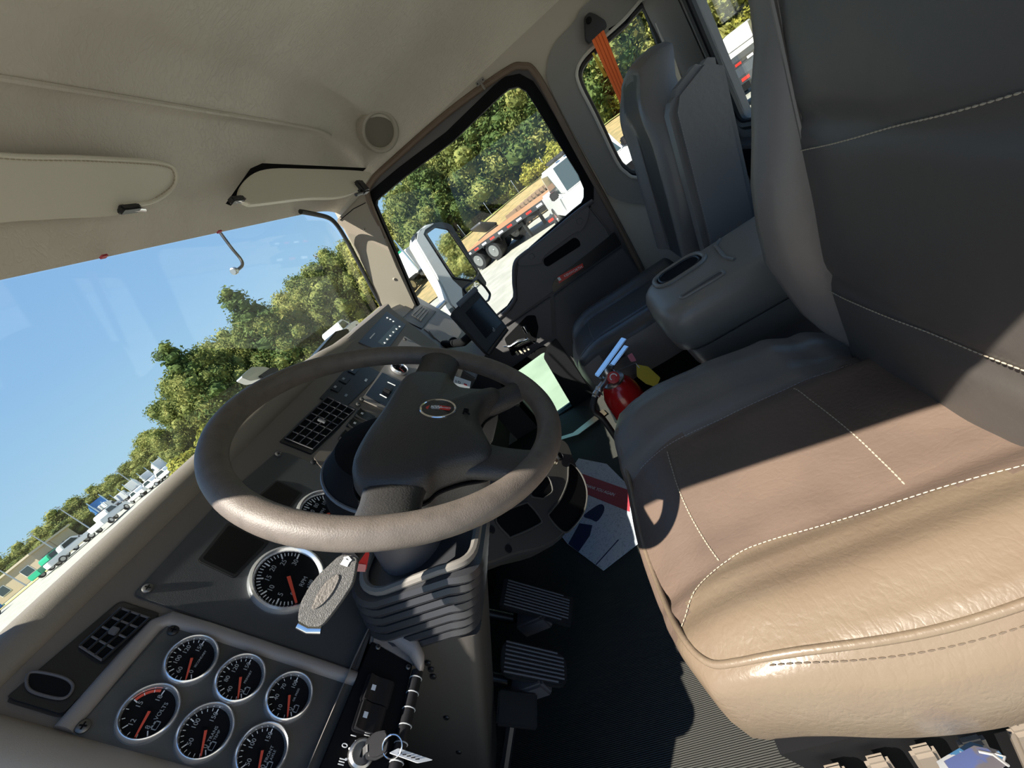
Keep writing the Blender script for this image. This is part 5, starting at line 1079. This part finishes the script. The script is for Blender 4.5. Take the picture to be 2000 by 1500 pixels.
def semi(name, label, az, r, rot, m, sleeper=True, group=None):
    t = root(name, label, 'truck', az, r, rot, group); L = 3.9 if sleeper else 3.1
    lprism('cab', [(1.5, .7), (1.5, 1.75), (1.85, 2.65), (2.1, 2.85), (L, 3.5 if sleeper else 2.9), (L+.1, .8)], 2.3, m, t, .12)
    lprism('hood', [(-.2, .75), (-.2, 1.55), (.1, 1.75), (1.6, 1.95), (1.6, .75)], 1.7, m, t, .15)
    for s in (-1, 1): lprism('fender', [(-.1, .7), (.0, 1.15), (.4, 1.25), (1.0, 1.15), (1.2, .7)], .5, m, t, .08, .62 if s > 0 else -1.12)
    prism('windscreen', [V((1.505, -1.0, 1.85)), V((1.505, 1.0, 1.85)), V((1.80, .95, 2.55)), V((1.80, -.95, 2.55))], V((-.02, 0, .01)), TINT, t, 0, 2, True)
    for s in (-1, 1): lprism('side_window', [(1.75, 1.85), (1.95, 2.5), (2.6, 2.5), (2.6, 1.85)], .03, TINT, t, 0, 1.14 if s > 0 else -1.17)
    box('grille', V((-.22, 0, 1.2)), (.06, 1.1, .75), CHROME, t, .02, None, True); box('bumper', V((-.35, 0, .6)), (.25, 2.3, .4), CHROME, t, .05, None, True)
    box('frame_rail', V((4.5, 0, .85)), (5.5, .9, .25), STEELB, t, .02, None, True)
    for s in (-1, 1):
        lathe('exhaust_stack', V((L+.25, s*.95, 1.0)), V((0, 0, 1)), [(.08, 0), (.08, 2.5), (.07, 2.9)], CHROME, t, 12, True); lathe('fuel_tank', V((1.9, s*.95, .75)), V((1, 0, 0)), [(.28, 0), (.30, .03), (.30, 1.3), (.28, 1.33)], CHROME, t, 16, True)
        wheel(t, .45, s*.95); wheel(t, 5.4, s*.85, .5, .5); wheel(t, 6.6, s*.85, .5, .5)
        box('headlamp', V((-.18, s*.78, 1.15)), (.12, .25, .2), TAPEW, t, .03, None, True)
    return t
def pickup(name, label, az, r, rot, m, cat='truck', group=None, bar=True):
    t = root(name, label, cat, az, r, rot, group)
    lprism('body', [(0, .5), (.02, .98), (.25, 1.08), (1.45, 1.15), (3.5, 1.2), (5.5, 1.2), (5.55, .5)], 1.95, m, t, .07)
    lprism('cabin', [(1.35, 1.12), (2.05, 1.78), (2.3, 1.86), (3.4, 1.84), (3.6, 1.70), (3.72, 1.15)], 1.75, m, t, .06)
    prism('windscreen', [V((1.42, -.80, 1.17)), V((1.42, .80, 1.17)), V((2.06, .70, 1.77)), V((2.06, -.70, 1.77))], V((-.02, 0, .02)), TINT, t, 0, 2, True)
    for s in (-1, 1): lprism('side_window', [(1.85, 1.2), (2.25, 1.72), (3.35, 1.72), (3.5, 1.2)], .03, TINT, t, 0, .86 if s > 0 else -.89)
    box('grille', V((-.02, 0, .82)), (.06, 1.2, .28), BLACKM, t, .02, None, True); box('bumper', V((-.08, 0, .52)), (.2, 1.95, .22), CHROME, t, .04, None, True)
    for s in (-1, 1):
        wheel(t, .95, s*.88, .40, .25); wheel(t, 4.4, s*.88, .40, .25); box('headlamp', V((0, s*.78, .84)), (.08, .3, .22), TAPEW, t, .03, None, True); box('door_mirror', V((1.75, s*1.08, 1.25)), (.12, .22, .2), BLACK, t, .03, None, True)
    if bar:
        for k in range(5): box('roof_lamp', V((2.2, -.5+.25*k, 1.9)), (.12, .12, .07), BLACK, t, .02, None, True)
        box('light_bar', V((2.9, 0, 1.92)), (.25, 1.3, .10), STEELB, t, .03, None, True)
    return t
def trailer(name, label, az, r, rot, L, group=None, deck=DECK, dz=0.0, hz=1.0, tp=.30):
    t = root(name, label, 'trailer', az, r, rot, group, dz); box('deck', V((L/2, 0, hz)), (L, 2.4, .08), deck, t, .01, None, True)
    for s in (-1, 1):
        box('side_rail', V((L/2, s*1.22, hz-.06)), (L, .06, .2), STEELB, t, .01, None, True)
        n = int(L/tp/2)
        for k in range(n): box('tape', V((.3+k*tp*2, s*1.255, hz-.06)), (tp, .006, .08), RED if k % 2 else TAPEW, t, 0, None, True)
        box('main_beam', V((L/2, s*.5, hz-.25)), (L, .12, .35), STEELB, t, .01, None, True)
        for x in (L-1.0, L-2.2): wheel(t, x, s*.9, .45, .5)
    for k in range(int(L/1.2)): box('cross_member', V((.6+k*1.2, 0, hz-.16)), (.08, 2.3, .12), STEELB, t, 0, None, True)
    for s in (-1, 1): box('landing_leg', V((2.0, s*.6, hz/2-.1)), (.12, .12, hz-.2), STEELB, t, .01, None, True)
    box('rear_bumper', V((L, 0, hz-.45)), (.08, 2.3, .12), STEELB, t, .01, None, True)
    for k in range(4): box('tape', V((L+.045, -.9+.6*k, hz-.45)), (.006, .3, .08), RED if k % 2 else TAPEW, t, 0, None, True)
    return t
pickup('pickup_truck', 'white truck with roof lamps just outside the rear of the passenger window', -7.0, 10.5, 8, WHITEP)
trailer('flatbed_trailer', 'wood decked flatbed with dual wheels beside the gravel outside the passenger window', -1.0, 18.0, 54, 6.0)
semi('semi_truck', 'green sleeper truck parked beyond the door mirror', 20.0, 45, 195, GREENP).scale = (.85, .85, .85)
semi('semi_truck', 'white truck parked in front of the green sleeper truck', 17.6, 40, 165, WHITEP, False)
pk = pickup('pickup_truck', 'white pickup with a tall white box seen through the rear window above the trailers', -23.2, 36, 150, WHITEP, 'truck', None, False); pk.scale = (.75, .75, .75); lprism('cargo_box', [(3.0, 1.25), (2.6, 1.9), (2.7, 2.3), (4.6, 2.3), (4.7, 1.25)], 1.8, WHITEP, pk, .05)
trailer('flatbed_trailer', 'black flat trailer with red and white tape nearest the rear window', -26, 17.0, 80, 8.0, None, STEELB, 0.0, .9, .2)
trailer('flatbed_trailer', 'second flat trailer with red and white tape behind the nearest one', -27.0, 22.0, 80, 9.0, None, STEELB, 0.0, 1.25, .2)
pile = root('steel_frame_stack', 'brown stack of slatted steel frames on the gravel by the white truck', 'frames', 3.2, 25, 125)
for k in range(3): box('frame_layer', V((0, 0, .25+.3*k)), (2.6, 1.2, .10), mat('rusty steel', (.22, .15, .10), .8), pile, .01, None, True)
for k in range(9): box('slat', V((-1.2+.3*k, 0, .55)), (.08, 1.3, 1.0), mat('rusty steel', (0, 0, 0)), pile, .01, None, True)
fw = root('fifth_wheel_hitch', 'black tilted hitch plate on the front of the flatbed near the dual wheels', 'hitch', 9.3, 24, 150, None, 0.0)
prism('hitch_plate', rnd([V((-.5, -.5, 1.0)), V((-.5, .5, 1.0)), V((.6, .45, 1.6)), V((.6, -.45, 1.6))], .15, 4), V((-.05, 0, .1)), STEELB, fw, .02, 2, True); box('hitch_base', V((0, 0, .5)), (1.2, .9, 1.0), STEELB, fw, .05, None, True)
for az, r, lab_, m_, f_, ro in ((63.4, 84, 'small green truck parked on the far yard ahead', GREENP, pickup, 190), (60.4, 104, 'blue truck on the far yard ahead', BLUEP, semi, 250), (61.8, 80, 'white pickup on the far yard beside the green truck', WHITEP, pickup, 170), (69.3, 84, 'blue pickup before the low tan building', BLUEP, pickup, 190), (59.2, 78, 'white van low over the dash edge in front of the blue truck', WHITEP, pickup, 205)):
    f_('semi_truck' if f_ is semi else 'pickup_truck', lab_, az, r, ro, m_)
for k, (az, r) in enumerate(((59.2, 102), (58.2, 104), (57.2, 100), (56.2, 104), (55.2, 100), (58.3, 80), (57.3, 78), (56.3, 76), (55.2, 78))): (semi if r > 98 else lambda *q: pickup(*q[:6], 'truck', q[7]))('semi_truck' if r > 98 else 'pickup_truck', 'white truck in the row ahead over the dash edge', az, r, 205 + 13*k, WHITEP, k % 2 == 0, 'row of white trucks far ahead').scale = (.72, .72, .72)
pickup('van', 'small white van beyond the dash at the foot of the wood', 30.5, 40, 190, WHITEP, 'van', None, False)
# low building
bl = root('office_building', 'low tan building with five dark windows at the far left', 'building', 65.6, 112, 118, None, -.1)
BT = mat('tan siding', (.42, .34, .24), .8); lprism('walls', [(0, 0), (0, 3.4), (30, 3.4), (30, 0)], 10, BT, bl, .02, -10); lprism('roof', [(-.4, 3.4), (-.4, 3.75), (30.4, 3.75), (30.4, 3.4)], 10.8, mat('tan roof', (.50, .43, .33), .7), bl, .05, -10.4)
for k in range(6):
    w_ = box('window', V((2.2+4.6*k, .02, 1.7)), (1.7, .06, 1.5), TAPEW, bl, .02, None, True); box('pane', V((2.2+4.6*k, .06, 1.7)), (1.5, .04, 1.3), TINT, w_, 0, None, True)
for s in (0, 1): box('pilaster', V((0, -.1+.2*s-5*s, 1.7)), (.3, .3, 3.4), BT, bl, .02, None, True)
# light poles and marker posts
for k, (az, r, el) in enumerate(((64.4, 100, .048), (67.3, 104, .045), (61.9, 103, .055), (57.2, 100, .045))):
    x, y = -0.99+r*math.cos(RA(az)), r*math.sin(RA(az)); z = ground_z(x, y)
    p_ = thing('light_pole', 'thin grey light pole at the edge of the far yard', 'pole', (x, y, z), 'light poles on the far yard'); tube('pole_shaft', [V((x, y, z)), V((x, y, .85+el*r))], [.11, .07], STEEL, p_, 8); box('lamp_head', V((x, y, .85+el*r)), (.6, .3, .15), STEEL, p_, .03)
for k, az in enumerate((29.6, 31.6, 33.9, 37.3, 38.2)):
    r = 34; x, y = -0.99+r*math.cos(RA(az)), r*math.sin(RA(az)); z = ground_z(x, y)
    p_ = thing('marker_post', 'slim red and white marker post in the weeds ahead of the windscreen', 'post', (x, y, z), 'marker posts in the weeds'); lathe('post', V((x, y, z)), V((0, 0, 1)), [(.04, 0), (.04, .9), (.02, .92)], mat('white post', (.7, .68, .62), .6), p_, 10); lathe('red_top', V((x, y, z+.5)), V((0, 0, 1)), [(.046, 0), (.046, .42), (.02, .45)], RED, p_, 10)
for k in range(7):
    az = -5+4.2*k; r = 45.5; x, y = -0.99+r*math.cos(RA(az)), r*math.sin(RA(az)); z = ground_z(x, y)
    p_ = thing('fence_post', 'pale wire fence post along the foot of the woods', 'post', (x, y, z), 'fence posts along the woods'); lathe('post', V((x, y, z)), V((0, 0, 1)), [(.03, 0), (.03, 1.5), (.015, 1.52)], STEEL, p_, 8)
# outside door mirror
MN = V((-.60, -.79, .06)).normalized(); MP = lambda o=0.0: (V((1.32, .62, .75)) + MN*o, MN)
mr_ = thing('door_mirror', 'tall white door mirror with a convex mirror below outside the passenger window', 'mirror', U((900, 560), MP()))
hs = UU([(812, 470), (816, 452), (832, 440), (858, 433), (880, 437), (890, 450), (944, 540), (950, 556), (925, 585), (895, 610), (880, 592), (866, 560)], MP())
prism('mirror_back', spline(hs, 3, True), -MN*.05, BLACK, mr_, .012, 3)
wsx = UU([(811, 470), (814, 453), (830, 439), (850, 434), (848, 440), (833, 450), (830, 458), (866, 514), (886, 545), (904, 562), (908, 596), (896, 612), (880, 594), (864, 560)], MP(.004))
prism('mirror_housing', wsx, -MN*.09, WHITEP, mr_, .008, 3)
prism('mirror_glass', rnd(UU([(832, 456), (850, 443), (874, 450), (932, 534), (924, 546), (889, 541), (868, 510)], MP(.002)), .012, 4), -MN*.002, MIRR, mr_)
tube('glass_frame', rnd(UU([(832, 456), (850, 443), (876, 448), (936, 534), (926, 548), (887, 543), (866, 510)], MP(.003)), .012, 4), .0045, BLACK, mr_, 8, True)
tube('convex_frame', rnd(UU([(906, 564), (932, 544), (948, 560), (958, 574), (955, 586), (930, 600)], MP(.003)), .012, 4), .006, BLACK, mr_, 8, True)
prism('convex_glass', rnd(UU([(906, 564), (932, 544), (948, 560), (958, 574), (955, 586), (930, 600)], MP(.001)), .012, 4), -MN*.002, MIRR, mr_)
tube('mirror_arm', UU([(868, 590), (850, 608), (830, 640)], MP(-.03)), .014, STEEL, mr_, 10)
# fender mirror on the bonnet
fm = thing('fender_mirror', 'small grey mirror on the bonnet seen above the wheel rim', 'mirror', U((515, 728), PY(1.9)))
prism('mirror_shell', rnd(UU([(470, 736), (492, 716), (518, 716), (536, 722), (524, 736), (490, 744)], PY(1.9)), .012, 3), V((0, .05, 0)), STEEL, fm, .008); tube('mirror_stalk', [U((520, 736), PY(1.93)), U((545, 765), PY(1.93)), U((560, 800), PY(1.93))], .008, STEEL, fm, 8)
prism('mirror_back', rnd(UU([(506, 734), (530, 717), (545, 718), (545, 728), (524, 742)], PY(1.89)), .006, 2), V((0, .03, 0)), BLACK, fm, .004)
